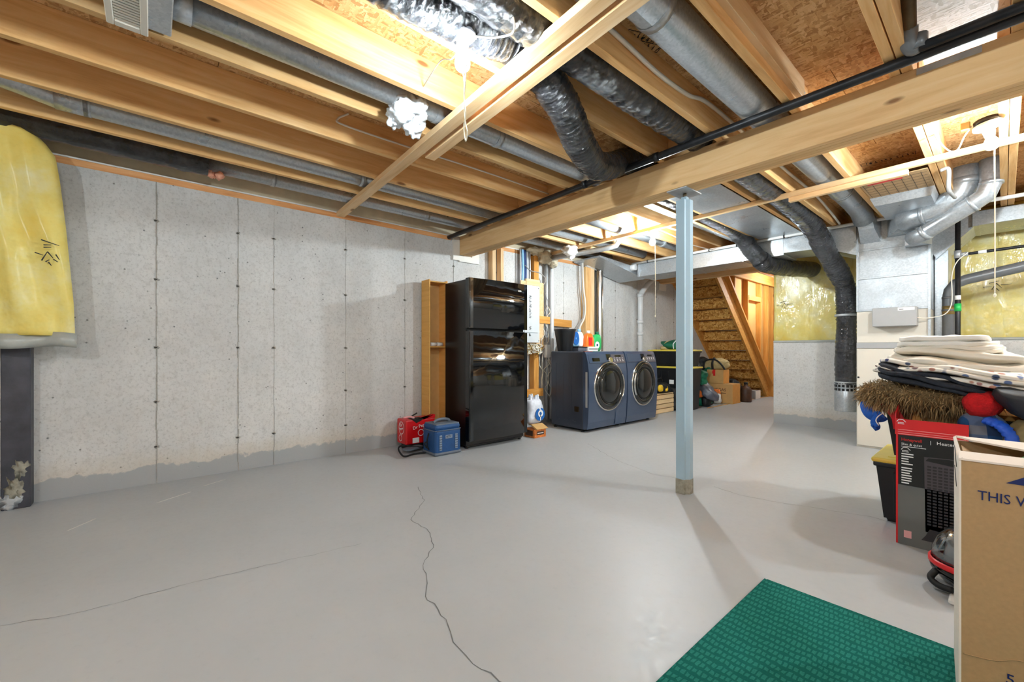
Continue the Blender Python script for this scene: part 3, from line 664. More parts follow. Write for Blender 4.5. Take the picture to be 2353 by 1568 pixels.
# cables
def cable(name, label, pts, r, m, n=8, group=None, cat='cable'):
    bm = bm_new(); tube(bm, pts, r, 8, n); return tag(obj(name, bm, m), label, cat, group)
cable('ceiling_cable', 'white cable sagging along the joist next to the wide galvanised duct', [(2.935, 1.2, 2.40), (2.945, 1.6, 2.36), (2.945, 1.9, 2.34), (2.94, 2.2, 2.36), (2.945, 2.45, 2.40), (2.94, 3.2, 2.40), (2.945, 3.8, 2.38), (2.945, 4.5, 2.38), (2.95, 5.0, 2.33), (2.96, 5.33, 2.27)], .011, 'cable_white')
cable('ceiling_cable', 'grey cable stapled along the double joist beyond the wide duct', [(3.345, .5, 2.42), (3.345, 1.9, 2.40), (3.342, 2.3, 2.39), (3.343, 2.7, 2.38)], .006, 'cable_grey')
cable('ceiling_cable', 'thin white cable looping out of the subfloor near the white fluff', [(1.42, .92, 2.44), (1.41, .86, 2.39), (1.42, .9, 2.36), (1.42, 1.3, 2.36), (1.42, 2.0, 2.37), (1.415, 2.68, 2.37)], .006, 'cable_white')
t_ = tag(obj('fibre_fluff', (lambda b: ([blob(b, c, r_, s_, .5, 4, 1.7) for c, r_, s_ in (((1.95, 1.02, 2.27), (.07, .065, .06), 1), ((1.93, 1.10, 2.235), (.06, .05, .075), 2), ((1.99, 1.09, 2.275), (.055, .055, .06), 4), ((1.90, 1.0, 2.25), (.045, .04, .055), 6))], b)[1])(bm_new()), 'fluff_white'), 'white fibre fluff stuffed around the round duct near the bare bulb', 'insulation')

# ================================================================== BARE BULB LAMPS
def lamp(label, base, down, cord_len, loop=False, tilt=0.0, box_m='steel_black', r_dish=.058, glow='bulb'):
    """ceiling lampholder: box, dish, socket, lit bulb, pull cord; base is the centre of its top"""
    t_ = thing('pull_chain_lamp', label, 'lamp', base); x, y, z = base
    rot = Matrix.Translation(Vector(base)) @ Matrix.Rotation(tilt, 4, 'Y') @ Matrix.Translation(-Vector(base))
    def part(name, prof, m, seg=24):
        bm = bm_new(); lathe(bm, [(max(r_, .0005), h) for r_, h in prof], base, seg); bmesh.ops.transform(bm, matrix=rot, verts=bm.verts[:]); return obj(name, bm, m, t_)
    part('junction_box', [(.052, 0), (.052, -.03)], box_m)
    part('dish', [(.05, -.028), (r_dish, -.030), (r_dish, -.044), (.045, -.052), (.024, -.058)], 'porcelain')
    part('socket', [(.026, -.055), (.025, -.075), (.021, -.098), (.019, -.104)], 'porcelain')
    k = [(.013, -.098), (.015, -.108), (.021, -.118), (.0275, -.131), (.031, -.146), (.0305, -.158), (.026, -.170), (.018, -.178), (.006, -.182)]
    part('bulb', [(a, h + .004) for a, h in k], glow, 20)
    z0 = z - .062; bm = bm_new()
    if loop:
        tube(bm, [(x + .028, y, z0), (x + .03, y, z0 - .1), (x + .014, y, z0 - .22), (x + .022, y, z0 - .30), (x + .010, y, z0 - .35), (x + .022, y, z0 - cord_len), (x + .034, y, z0 - cord_len + .03), (x + .022, y, z0 - .34), (x + .013, y, z0 - .28), (x + .012, y, z0 - .16), (x - .012, y, z0 - .08), (x - .026, y, z0)], .0026, 6, 8)
    else:
        tube(bm, [(x + .03, y, z0), (x + .032, y, z0 - cord_len / 2), (x + .032, y, z0 - cord_len)], .0028, 6, 4)
        obj('cord_bead', (lambda b: (blob(b, (x + .032, y, z0 - cord_len - .008), (.006, .006, .012), 1, 0, 2), b)[1])(bm_new()), 'cord_cream', t_)
    obj('pull_cord', bm, 'cord_cream', t_)
    return t_
l1 = lamp('bare bulb lamp with a looped pull cord beside the strapping boards', (2.61, .965, 2.30), 0, .41, True)
l2 = lamp('bare bulb lamp hanging in front of the furnace ducts', (3.985, 3.56, 2.275), 0, .92, False, R(-8), r_dish=.06, glow='bulb_mid')
l3 = lamp('bare bulb lamp above the washing machines near the trunk duct', (1.635, 4.02, 2.265), 0, .86, glow='bulb_strong')
lamp('added bare bulb fill lamp in the furnace corner beyond the flue pipe', (5.45, 4.1, 2.285), 0, .5, glow='fill_bulb_strong')  # added out of view to brighten the far floor
lamp('added bare bulb fill lamp at the end of the basement farthest from the stairs', (3.5, -1.6, 2.285), 0, .5, glow='fill_bulb')  # fill lamp added behind the camera to even out the near floor
lamp('added bare bulb fill lamp near the wall opposite the refrigerator', (5.6, -.3, 2.285), 0, .5, glow='fill_bulb')  # another fill lamp added behind the camera, lifts the left wall
lamp('added bare bulb fill lamp in the hall beyond the half-height wall', (1.45, 8.9, 2.285), 0, .5, glow='bulb_mid')  # added out of sight behind the half wall to brighten the stairs
cable('lamp_wire', 'thin wire from the first lamp to a nail in its joist', [(2.585, .97, 2.235), (2.53, .965, 2.215), (2.40, .985, 2.28), (2.165, 1.03, 2.30)], .0025, 'cable_grey')
cable('lamp_wire', 'white wire feeding the first lamp over the strapping boards', [(2.65, .99, 2.255), (2.72, 1.06, 2.245), (2.80, 1.08, 2.24), (2.84, 1.0, 2.30), (2.86, .8, 2.42)], .004, 'cable_white')
cable('lamp_wire', 'twisted white wire hanging beside the lamp in front of the furnace', [(3.93, 3.56, 2.26), (3.90, 3.58, 2.22), (3.87, 3.63, 2.17), (3.83, 3.62, 2.18), (3.78, 3.55, 2.28), (3.80, 3.5, 2.43)], .004, 'cable_white')
tag(obj('cable_clamp_box', box(3.885, 3.925, 3.54, 3.585, 2.245, 2.285, .003, 1), 'brass'), 'small brass junction block beside the lamp in front of the furnace', 'junction box')
cable('lamp_wire', 'white wire running from the lamp above the washing machines to the trunk duct', [(1.69, 4.02, 2.25), (1.72, 4.3, 2.22), (1.70, 4.7, 2.2), (1.66, 5.33, 2.24)], .006, 'cable_white')

# ================================================================== FURNACE
fu = thing('furnace', 'tall beige furnace with a shiny galvanised plenum on top', 'furnace', (3.34, 5.8, 0))
obj('cabinet', box(3.072, 3.60, 5.46, 6.2, 0, 1.0, .004, 1), 'furnace_beige', fu)
dp = obj('door_panel', box(3.078, 3.594, 5.447, 5.462, .02, .985, .003, 1), 'furnace_beige', fu); 
obj('door_knob', (lambda b: (lathe(b, [(.006, -.012), (.009, -.008), (.009, 0)], (3.09, 5.45, .705), 10, 'y'), b)[1])(bm_new()), 'black_plastic', dp)
obj('grey_band', box(3.074, 3.60, 5.45, 6.2, 1.0, 1.055), 'grey_enamel', fu)
obj('upper_cabinet', box(3.076, 3.60, 5.448, 6.2, 1.055, 1.372, .003, 1), 'furnace_beige', fu)
obj('plenum', box(3.082, 3.60, 5.45, 6.1, 1.37, 2.262, .003, 1), 'galv', fu)
for z in (1.375, 1.698, 1.982): obj('drive_seam', box(3.078, 3.604, 5.440, 5.452, z - .008, z + .008, .002, 1), 'galv', fu)
obj('corner_seam', box(3.594, 3.612, 5.438, 5.47, 1.05, 2.24), 'galv', fu); obj('corner_seam', box(3.074, 3.09, 5.438, 5.47, 1.37, 2.262), 'galv', fu)
cb = obj('control_box', box(3.215, 3.53, 5.33, 5.45, 1.207, 1.385, .004, 1), 'grey_enamel', fu); obj('label_sticker', box(3.40, 3.515, 5.3285, 5.331, 1.352, 1.38), 'paper_white', cb)
quad((3.41, 5.328, 1.36), (1, 0, 0), (0, 0, 1), .03, .006, 'ink', cb, 'print')
# boots on the plenum's face
def boot(name, base, tip, par):
    bm = bm_new(); A = [bm.verts.new(p) for p in base]; B = [bm.verts.new(p) for p in tip]
    bm.faces.new(A); bm.faces.new(B[::-1])
    for i in range(4): bm.faces.new((A[i], B[i], B[(i + 1) % 4], A[(i + 1) % 4]))
    return obj(name, bm, 'galv', par)
boot('boot', [(3.105, 5.45, 2.05), (3.265, 5.45, 2.05), (3.265, 5.45, 2.26), (3.105, 5.45, 2.26)], [(3.115, 5.30, 2.16), (3.235, 5.30, 2.16), (3.225, 5.22, 2.30), (3.105, 5.22, 2.30)], fu)
boot('boot', [(3.31, 5.45, 2.08), (3.56, 5.45, 2.08), (3.56, 5.45, 2.24), (3.31, 5.45, 2.24)], [(3.42, 5.15, 2.08), (3.5, 5.05, 2.08), (3.5, 5.05, 2.22), (3.42, 5.15, 2.22)], fu)
boot('boot', [(3.44, 5.45, 1.955), (3.62, 5.45, 1.955), (3.62, 5.45, 2.04), (3.44, 5.45, 2.04)], [(3.47, 5.15, 1.92), (3.58, 5.12, 1.92), (3.58, 5.12, 2.01), (3.47, 5.15, 2.01)], fu)
round_duct('elbow_duct', 'thick galvanised elbow duct from the floor above to the furnace plenum', [(3.85, 4.98, 2.449), (3.85, 4.98, 2.33), (3.815, 4.98, 2.245), (3.72, 5.0, 2.165), (3.60, 5.05, 2.15), (3.46, 5.12, 2.15)], .096,
           [((3.85, 4.98, 2.31), (3.85, 4.98, 2.36)), ((3.60, 5.05, 2.15), (3.63, 5.04, 2.15))], smooth=False)
round_duct('elbow_duct', 'slimmer galvanised elbow duct sloping down in front of the thick one', [(3.985, 4.9, 2.449), (3.985, 4.9, 2.27), (3.955, 4.9, 2.18), (3.88, 4.92, 2.13), (3.60, 5.05, 1.985), (3.52, 5.12, 1.965)], .064,
           [((3.985, 4.9, 2.25), (3.985, 4.9, 2.285)), ((3.88, 4.92, 2.13), (3.90, 4.915, 2.14)), ((3.63, 5.035, 2.0), (3.60, 5.05, 1.985))], smooth=False)
rt = thing('return_duct', 'large galvanised return duct leading to the furnace above the flue pipe', 'duct', (4.2, 6.0, 2.1))
obj('trunk', box(3.86, X1, 5.78, 6.3, 2.13, 2.262, .003, 1), 'galv', rt); obj('seam', box(3.86, 3.90, 5.772, 6.3, 2.126, 2.264), 'galv', rt)
bm = bm_new(); prism(bm, [(3.60, 1.92), (3.62, 1.87), (3.87, 2.13), (3.87, 2.262), (3.60, 2.262)], 'y', 5.80, 6.28); obj('slanted_throat', bm, 'galv', rt)
obj('drop', box(3.604, 3.70, 5.86, 6.28, .0, 2.0, .003, 1), 'galv', rt)
vp = thing('flue_pipe', 'dark shiny grey flue pipe with an elbow rising beside the furnace', 'pipe', (3.71, 5.8, 0)); bm = bm_new()
tube(bm, [(3.708, 5.78, 0), (3.708, 5.78, 1.48), (3.718, 5.78, 1.55), (3.755, 5.78, 1.61), (3.82, 5.78, 1.64), (4.25, 5.78, 1.73), (5.4, 5.78, 2.0)], .047, 20, smooth=False); obj('pipe', bm, 'abs_grey', vp)
for z in (1.47, 1.35): 
    bm = bm_new(); tube(bm, [(3.708, 5.78, z), (3.708, 5.78, z + .02)], .05, 20, smooth=False); obj('collar', bm, 'abs_grey', vp)
bm = bm_new(); tube(bm, [(3.708, 5.78, 1.32), (3.708, 5.78, 1.40)], .0482, 20, smooth=False); obj('rust_band', bm, 'brass', vp)
gp = thing('gas_riser', 'black vertical gas riser with a green tape band beside the furnace', 'pipe', (3.775, 5.6, 0)); bm = bm_new()
tube(bm, [(3.775, 5.6, 0), (3.775, 5.6, 2.24)], .019, 14, smooth=False); obj('pipe', bm, 'steel_black', gp)
bm = bm_new(); tube(bm, [(3.775, 5.6, 1.335), (3.775, 5.6, 1.405)], .0235, 14, smooth=False); obj('tape_band', bm, 'tape_green', gp)
bm = bm_new(); tube(bm, [(3.775, 5.6, 1.44), (3.775, 5.6, 1.48)], .0205, 14, smooth=False); obj('paper_tag', bm, 'paper_white', gp)
bm = bm_new(); tube(bm, [(3.775, 5.6, 1.82), (3.775, 5.6, 1.89)], .024, 14, smooth=False); tube(bm, [(3.775, 5.6, 1.85), (3.84, 5.6, 1.85)], .02, 12, smooth=False); obj('tee', bm, 'galv_dull', gp)
bm = bm_new(); tube(bm, [(3.84, 5.6, 1.85), (4.0, 5.6, 1.855), (4.3, 5.6, 1.86), (5.2, 5.6, 1.85)], .013, 10); obj('branch', bm, 'steel_black', gp)
bm = bm_new(); tube(bm, [(3.90, 5.6, 1.853), (3.95, 5.6, 1.855)], .0145, 10, smooth=False); obj('branch_tag', bm, 'paper_white', gp)
cable('control_wire', 'white wire looping from the furnace control box to the gas riser', [(3.53, 5.36, 1.28), (3.60, 5.4, 1.275), (3.70, 5.5, 1.31), (3.74, 5.55, 1.42), (3.74, 5.55, 1.65), (3.77, 5.56, 1.78), (3.84, 5.57, 1.86)], .004, 'cable_white')
cable('valve_bracket', 'small white bracket and dark hose below the double joist', [(3.76, 4.2, 2.24), (3.80, 4.2, 2.235), (3.80, 4.22, 2.1), (3.82, 4.4, 2.08)], .012, 'cable_grey', cat='bracket')

# ================================================================== LEFT WALL THINGS
tag(obj('wall_post', box(0, .095, -.70, -.578, 0, 2.26, .004, 1), 'post_dark'), 'dark painted post against the concrete wall under the hanging insulation', 'post')
pw = bpy.data.objects['wall_post']
for i_, (y_, z_, ry_, rz_) in enumerate(((-.645, .12, .05, .07), (-.62, .24, .035, .06), (-.66, .05, .06, .05))):
    bm = bm_new(); blob(bm, (.094, y_, z_), (.004, ry_ * .8, rz_ * .9), i_ + 2, .9, 3, 3); obj('mortar_smear', bm, 'post_foot' if i_ != 2 else 'floor_paint', pw)
ib = thing('insulation_blanket', 'yellow glass wool blanket in clear film hanging from the joists', 'insulation', (.2, -.9, 1.0))
bm = bm_new(); NV, NU = 46, 40; G = []
def ins_pt(s, k, side):
    # s runs down (0 top .. 1 bottom), k runs along y (0 = free right edge)
    z = 2.44 - s * 1.37 if s > .12 else 2.44 - s * 1.37
    T_ = [(2.46, -.80), (2.366, -.674), (2.299, -.574), (2.252, -.504), (2.169, -.453), (2.018, -.435), (1.753, -.412), (1.538, -.397), (1.267, -.378), (.99, -.371)]
    for (za, ya), (zb, yb) in zip(T_[:-1], T_[1:]):
        if za >= z >= zb: edge = ya + (yb - ya) * (za - z) / (za - zb)
    y = edge - k * 1.15
    rnd_ = 1 - (1 - min(1, k / .06)) ** 2 if k < .06 else 1
    th = .045 * math.sqrt(max(0, rnd_)) * (1 - .35 * s)
    base = .20 + .07 * (1 - s) + .02 * noise.noise(Vector((y * 2, z * 1.3, 2)))
    fold = .018 * math.sin((y * 11 + z * 2.2) * 3.1 + 2.5 * noise.noise(Vector((y * 3, z * 1.1, 0)))) + .022 * noise.noise(Vector((y * 12, z * 2.2, 8))) + .01 * noise.noise(Vector((y * 26, z * 6, 3)))
    return Vector((base + (th + fold * (.75 + .25 * s) * min(1, k / .05)) * (1 if side else -1) * (1 if side else .3), y, z))
front = [[bm.verts.new(ins_pt(i / NV, k / NU, 1)) for k in range(NU + 1)] for i in range(NV + 1)]
back = [[bm.verts.new(ins_pt(i / NV, k / NU, 0)) for k in range(NU + 1)] for i in range(NV + 1)]
for A, fl_ in ((front, 0), (back, 1)):
    for i in range(NV):
        for k in range(NU):
            q = (A[i][k], A[i + 1][k], A[i + 1][k + 1], A[i][k + 1]); f = bm.faces.new(q[::-1] if fl_ else q); f.smooth = True
for i in range(NV):
    bm.faces.new((front[i][0], back[i][0], back[i + 1][0], front[i + 1][0])).smooth = True
    bm.faces.new((front[i][NU], front[i + 1][NU], back[i + 1][NU], back[i][NU]))
for k in range(NU):
    bm.faces.new((front[0][k], front[0][k + 1], back[0][k + 1], back[0][k])); bm.faces.new((front[NV][k], back[NV][k], back[NV][k + 1], front[NV][k + 1]))
obj('wool', bm, 'wool', ib)
bm = bm_new(); prev = None
for k in range(41):
    y = -.365 - k * .03; x = .215 + .014 * math.sin(k * .8) + .01 * noise.noise(Vector((k * .4, 0, 0)))
    cur = [bm.verts.new((x + a, y, z + .008 * math.sin(k * .5))) for a, z in ((.012, 1.085), (.022, 1.03), (.010, .995), (-.006, 1.0), (-.01, 1.08))]
    if prev:
        for i in range(5): f = bm.faces.new((prev[i], cur[i], cur[(i + 1) % 5], prev[(i + 1) % 5])); f.smooth = True
    else: bm.faces.new(cur)
    prev = cur
bm.faces.new(prev[::-1]); obj('film_hem', bm, 'poly_grey', ib)
bm = bm_new()
for a, b in (((-.055, 0), (-.02, -.012)), ((-.028, -.045), (-.004, .012)), ((-.004, .012), (.02, -.025)), ((-.02, .05), (.012, .055)), ((-.02, .036), (.012, .04)), ((-.03, .08), (.045, .055)), ((0, -.05), (.012, -.07)), ((.02, -.03), (.04, -.045)), ((-.012, -.05), (.004, -.035)), ((.03, 0), (.045, -.03))):
    A = Vector((.315, -.475 + a[0], 1.56 + a[1])); B = Vector((.315, -.475 + b[0], 1.56 + b[1])); d = (B - A).normalized(); n_ = Vector((0, -d.z, d.y)) * .0035
    bm.faces.new([bm.verts.new(q) for q in (A - n_, B - n_ * .5, B + n_ * .5, A + n_)])
obj('printed_mark', bm, 'ink', ib)

# ------------------------------------------------------------------ narrow shelf, cooler, soda carton
sh = thing('narrow_shelf', 'tall narrow wooden media shelf standing beside the black fridge', 'shelf', (.13, 2.28, 0))
obj('side_panel', box(.045, .205, 2.165, 2.179, 0, 1.712, .001, 1), 'laminate', sh); obj('side_panel', box(.045, .205, 2.374, 2.388, 0, 1.712, .001, 1), 'laminate', sh)
obj('back_panel', box(.045, .051, 2.179, 2.374, 0, 1.712), 'cardboard', sh)
for nm, z in (('top_panel', 1.70), ('shelf_board', 1.02), ('base_panel', .03)): obj(nm, box(.051, .203, 2.179, 2.374, z - .012, z), 'laminate', sh)
t_ = thing('pill_bottle', 'small white bottle lying on the board of the narrow shelf', 'bottle', (.14, 2.27, 1.02)); bm = bm_new()
tube(bm, [(.16, 2.205, 1.041), (.16, 2.28, 1.041)], .02, 14, smooth=False); obj('body', bm, 'paper_white', t_); bm = bm_new(); tube(bm, [(.16, 2.28, 1.041), (.16, 2.345, 1.041)], .021, 14, smooth=False); obj('cap', bm, 'white_plastic', t_)

co = thing('cooler_bag', 'blue soft cooler bag with grey lid in front of the shelf', 'cooler', (.545, 2.11, 0))
obj('body', box(.425, .668, 1.968, 2.252, .004, .245, .03, 3), 'cooler_blue', co, smooth=False)
obj('base', box(.421, .672, 1.964, 2.256, 0, .035, .016, 2), 'cooler_grey', co)
ld = obj('lid', box(.428, .664, 1.972, 2.248, .232, .288, .026, 3), 'cooler_blue', co); obj('top_panel', box(.44, .655, 1.985, 2.238, .278, .292, .006, 2), 'cooler_grey', ld)
bm = bm_new(); pts = [(.425 + .02, 1.966), (.65, 1.966), (.6695, 1.985), (.6695, 2.235), (.65, 2.2545), (.445, 2.2545), (.4235, 2.235), (.4235, 1.985)]
for i in range(len(pts)):
    a, b = pts[i], pts[(i + 1) % len(pts)]; tube(bm, [(a[0], a[1], .232), (b[0], b[1], .232)], .0035, 6, smooth=False)
obj('zip', bm, 'cooler_grey', co)
bm = bm_new(); tube(bm, [(.55, 2.02, .29), (.55, 2.05, .312), (.55, 2.11, .32), (.55, 2.17, .312), (.55, 2.20, .29)], .009, 8, 6, squash=1.6); obj('handle', bm, 'cooler_grey', co)
for y in (2.025, 2.195): 
    wv = obj('webbing', box(.6675, .6725, y - .014, y + .014, .05, .19, .002, 1), 'webbing', co)
    for k in range(6): obj('stitch', box(.672, .6735, y - .013, y + .013, .062 + k * .022, .066 + k * .022), 'strap_black', wv)
quad((.6685, 2.075, .155), (0, 1, 0), (0, 0, 1), .075, .032, 'webbing', co, 'badge', .003)
text('YETI', .027, (.672, 2.079, .1615), (0, 1, 0), (0, 0, 1), 'ink', co, sx=.95)
bm = bm_new(); tube(bm, [(.55, 1.966, .20), (.56, 1.945, .15), (.55, 1.95, .08), (.56, 1.963, .05)], .007, 8, 6); tube(bm, [(.52, 1.963, .12), (.52, 1.94, .1), (.53, 1.955, .06)], .006, 8, 6); obj('side_strap', bm, 'strap_black', co)
bm = bm_new(); tube(bm, [(.5, 1.96, .012), (.47, 1.86, .01), (.50, 1.76, .01), (.47, 1.735, .02), (.39, 1.74, .06), (.33, 1.80, .07), (.36, 1.9, .055), (.43, 1.97, .05)], .008, 8, 8, squash=1.0); obj('shoulder_strap', bm, 'strap_black', co)
bm = bm_new(); slab(bm, .36, 1.9, .028, .052, .11, .22, 3, .004, 8, 4, rot=.25); obj('strap_pad', bm, 'cooler_grey', co)

so = thing('soda_carton', 'torn red soda carton beside the blue cooler bag', 'carton', (.2, 2.0, .0))
vs_ = [(.09, 1.85), (.302, 1.862), (.302, 2.18), (.09, 2.17)]
bm = bm_new()
bx(bm, .10, .30, 1.86, 2.18, .058, .30, .014, 2); obj('box', bm, 'soda_red', so)
obj('tray_foot', box(.12, .28, 1.9, 2.15, 0, .06), 'strap_black', so)
bm = bm_new(); prism(bm, [(1.93, .29), (1.98, .26), (2.04, .285), (2.09, .31), (2.15, .335), (2.18, .33), (2.18, .295)], 'x', .285, .301); obj('torn_flap', bm, 'soda_red', so)
bm = bm_new(); prism(bm, [(1.925, .30), (1.97, .262), (2.03, .285), (2.05, .303)], 'x', .2, .3025); obj('torn_hole', bm, 'dark_gap', so)
bm = bm_new(); tube(bm, [(.16, 1.9, .302), (.2, 1.95, .314), (.25, 1.97, .306)], .012, 6, 5); obj('torn_edge', bm, 'ink_pink', so)
bm = bm_new(); tube(bm, [(.18, 1.98, .315), (.14, 2.06, .335)], .007, 6, 5); obj('torn_strip', bm, 'strap_black', so)
def ring(c, r, xd, ud, m, par, name='print_ring', thick=.006, sy=1.0):
    bm = bm_new(); xd, ud = Vector(xd), Vector(ud); nn = xd.cross(ud); n_ = 28; V = []
    for k in range(n_):
        a = 2 * PI * k / n_; V.append([bm.verts.new(Vector(c) + xd * math.cos(a) * q + ud * math.sin(a) * q * sy + nn * .0012) for q in (r - thick / 2, r + thick / 2)])
    for k in range(n_): bm.faces.new((V[k][0], V[k][1], V[(k + 1) % n_][1], V[(k + 1) % n_][0]))
    return obj(name, bm, m, par)
ring((.205, 1.8595, .215), .052, (1, 0, 0), (0, 0, 1), 'ink_white', so, sy=1.15); ring((.185, 1.8595, .115), .03, (1, 0, 0), (0, 0, 1), 'ink_white', so)
text('Dr', .045, (.17, 1.8585, .225), (1, 0, .1), (-.1, 0, 1), 'ink_white', so); text('Pepper', .032, (.152, 1.8585, .19), (1, 0, .18), (-.18, 0, 1), 'ink_white', so)
ring((.3005, 2.02, .165), .03, (0, 1, 0), (0, 0, 1), 'ink_white', so)
text('Dr Pepper', .045, (.302, 1.935, .20), (0, 1, .2), (0, -.2, 1), 'ink_white', so)
quad((.3008, 1.93, .07), (0, 1, 0), (0, 0, 1), .07, .05, 'paper_white', so, 'nutrition_panel')

# ------------------------------------------------------------------ fridge
fr = thing('refrigerator', 'tall glossy black top-freezer refrigerator against the concrete wall', 'refrigerator', (.35, 2.73, 0))
obj('cabinet', box(.212, .60, 2.352, 3.115, .03, 1.682, .006, 2), 'black_satin', fr)
def door(z0, z1, nm):
    bm = bm_new(); n_ = 16; F = []; yy0, yy1 = 2.343, 3.112
    out = [(.605, yy0)] + [(.655 + .034 * math.sin(PI * (.10 + .80 * k / n_)) , yy0 + (yy1 - yy0) * k / n_) for k in range(n_ + 1)] + [(.605, yy1)]
    A = [bm.verts.new((x, y, z0)) for x, y in out]; B = [bm.verts.new((x, y, z1)) for x, y in out]
    bm.faces.new(A); bm.faces.new(B[::-1])
    for i in range(len(out)):
        f = bm.faces.new((A[i], A[(i + 1) % len(out)], B[(i + 1) % len(out)], B[i])); f.smooth = 1 < i < len(out) - 3
    d = obj(nm, bm, 'black_gloss', fr); return d
d1 = door(1.198, 1.69, 'freezer_door'); d2 = door(.085, 1.168, 'fridge_door')
obj('gasket', box(.595, .61, 2.36, 3.1, .1, 1.67), 'rubber', fr)
bm = bm_new(); tube(bm, [(.665, 2.352, 1.205), (.665, 2.352, 1.685)], .006, 8, smooth=False); obj('edge_trim', bm, 'black_satin', d1)
bm = bm_new(); tube(bm, [(.665, 2.352, .09), (.665, 2.352, 1.16)], .006, 8, smooth=False); obj('edge_trim', bm, 'black_satin', d2)
obj('badge', (lambda b: (slab(b, .686, 2.985, 1.60, 1.618, .006, .055, 1, 0, 4, 3), b)[1])(bm_new()), 'chrome', d1)
obj('top_hinge', box(.56, .64, 3.02, 3.1, 1.683, 1.70, .004, 1), 'black_plastic', fr); obj('kick_plate', box(.25, .59, 2.37, 3.1, .015, .08), 'rubber', fr)
obj('handle_recess', box(.66, .683, 2.80, 3.06, 1.168, 1.174), 'black_satin', fr)
for x, y in ((.57, 2.38), (.57, 3.08), (.25, 2.38), (.25, 3.08)):
    bm = bm_new(); lathe(bm, [(.018, 0), (.018, .035)], (x, y, 0), 10); obj('foot', bm, 'rubber', fr)

# ------------------------------------------------------------------ electrical corner
def stud(p0, p1, wd, ht, lab, m='pine_pale', up=(1, 0, 0)): return tag(board('wall_stud', p0, p1, wd, ht, m, None, up), lab, 'stud')
stud((.045, 3.11, 0), (.045, 3.11, 2.215), .055, .08, 'pale stud of the pair behind the refrigerator, nearer the narrow shelf')
stud((.045, 3.235, 0), (.045, 3.235, 2.215), .045, .08, 'pale stud of the pair behind the refrigerator, nearer the electrical panel')
stud((.05, 3.80, 0), (.05, 3.80, 2.215), .085, .09, 'golden stud carrying the electrical panel beside the refrigerator', 'pine_gold')
tag(board('cross_brace', (.11, 3.50, .43), (.11, 3.90, .43), .025, .10, 'pine_gold'), 'short board nailed across the golden stud low down', 'board')
tag(board('cross_brace', (.10, 3.60, 1.85), (.10, 3.84, 1.85), .04, .08, 'pine_pale'), 'short board above the electrical panel', 'board')
tag(board('cross_brace', (.10, 3.83, 1.38), (.10, 4.03, 1.375), .04, .095, 'pine_gold'), 'short board level with the electrical panel with cables on it', 'board')
tag(board('cross_brace', (.05, 4.10, 1.36), (.05, 4.52, 1.35), .04, .10, 'pine_gold'), 'short board on the wall above the black bucket', 'board')
tag(obj('plywood_backing', box(.096, .108, 3.52, 3.92, 1.0, 1.86), 'pine_pale'), 'plywood sheet behind the electrical panel', 'board')
ep = thing('electrical_panel', 'pale grey electrical panel with handwritten circuit labels beside the refrigerator', 'electrical panel', (.13, 3.7, 1.05))
obj('cover', box(.108, .165, 3.50, 3.79, 1.075, 1.80, .004, 1), 'panel_grey', ep)
pd = obj('door', box(.165, .172, 3.52, 3.755, 1.2, 1.735, .003, 1), 'panel_grey', ep); quad((.1722, 3.695, 1.42), (0, 1, 0), (0, 0, 1), .045, .2, 'paper_white', pd, 'chart')
quad((.1657, 3.60, 1.72), (0, 1, 0), (0, 0, 1), .055, .075, 'paper_white', ep, 'sticker')
rr = random.Random(5)
bm = bm_new()
for k in range(26):
    z = 1.66 - k * .011; y = 3.60 + rr.uniform(-.004, .006); bx(bm, .172, .1735, y, y + rr.uniform(.012, .04), z, z + rr.uniform(.003, .008))
for z0, n_ in ((1.24, 5), (1.16, 4)):
    for k in range(n_): y = 3.60 + rr.uniform(0, .012); bx(bm, .1655, .1735, y, y + rr.uniform(.015, .03), z0 + k * .008, z0 + k * .008 + .005)
obj('handwriting', bm, 'ink', ep)
for y, z in ((3.77, 1.77), (3.775, 1.10)): obj('screw', (lambda b: (lathe(b, [(.006, .165), (.006, .168)], (0, y, z), 8, 'x'), b)[1])(bm_new()), 'ink', ep)
rr = random.Random(8)
tg = thing('cable_tangle', 'tangle of loose cream wires hanging below the electrical panel', 'cables', (.15, 3.75, .95))
for k in range(14):
    y = 3.55 + rr.uniform(0, .26); z = 1.06; pts = [(.13, y, z)]
    for j in range(4): pts.append((.13 + rr.uniform(-.02, .06), y + rr.uniform(-.06, .06), z - .03 * (j + 1) + rr.uniform(-.02, .02)))
    pts.append((.13, y + rr.uniform(-.05, .05), z - .01)); bm = bm_new(); tube(bm, pts, .006, 6, 6); obj('wire', bm, ('cord_cream', 'cable_white', 'brass')[k % 3], tg)
tg = thing('cable_run', 'loose white cables snaking down the wall past the short boards', 'cables', (.1, 3.95, .8))
for k in range(9):
    y = 3.84 + rr.uniform(0, .16); pts = [(.09, y, 1.9 - rr.uniform(0, .9))]
    for j in range(7): pts.append((.08 + rr.uniform(0, .05), y + rr.uniform(-.05, .06), pts[-1][2] - rr.uniform(.06, .13)))
    bm = bm_new(); tube(bm, pts, .0055, 6, 6); obj('wire', bm, ('cord_cream', 'cable_white', 'cable_grey')[k % 3], tg)
obj('white_box', box(.06, .14, 3.93, 4.02, .88, 1.05, .006, 1), 'white_plastic', tg)
cd = thing('conduit_group', 'bundle of grey conduits and blue cables above the refrigerator corner', 'conduit', (.06, 3.6, 1.6))
for y, r_, m in ((3.54, .010, 'galv_dull'), (3.575, .016, 'bottle_blue'), (3.60, .009, 'cable_blue'), (3.625, .010, 'cable_blue'), (3.655, .018, 'panel_grey'), (3.70, .012, 'galv_dull')):
    bm = bm_new(); tube(bm, [(.07, y, 1.75), (.07 + .005, y + .004, 2.0), (.07, y, 2.26)], r_, 10, 6); obj('conduit', bm, m, cd)
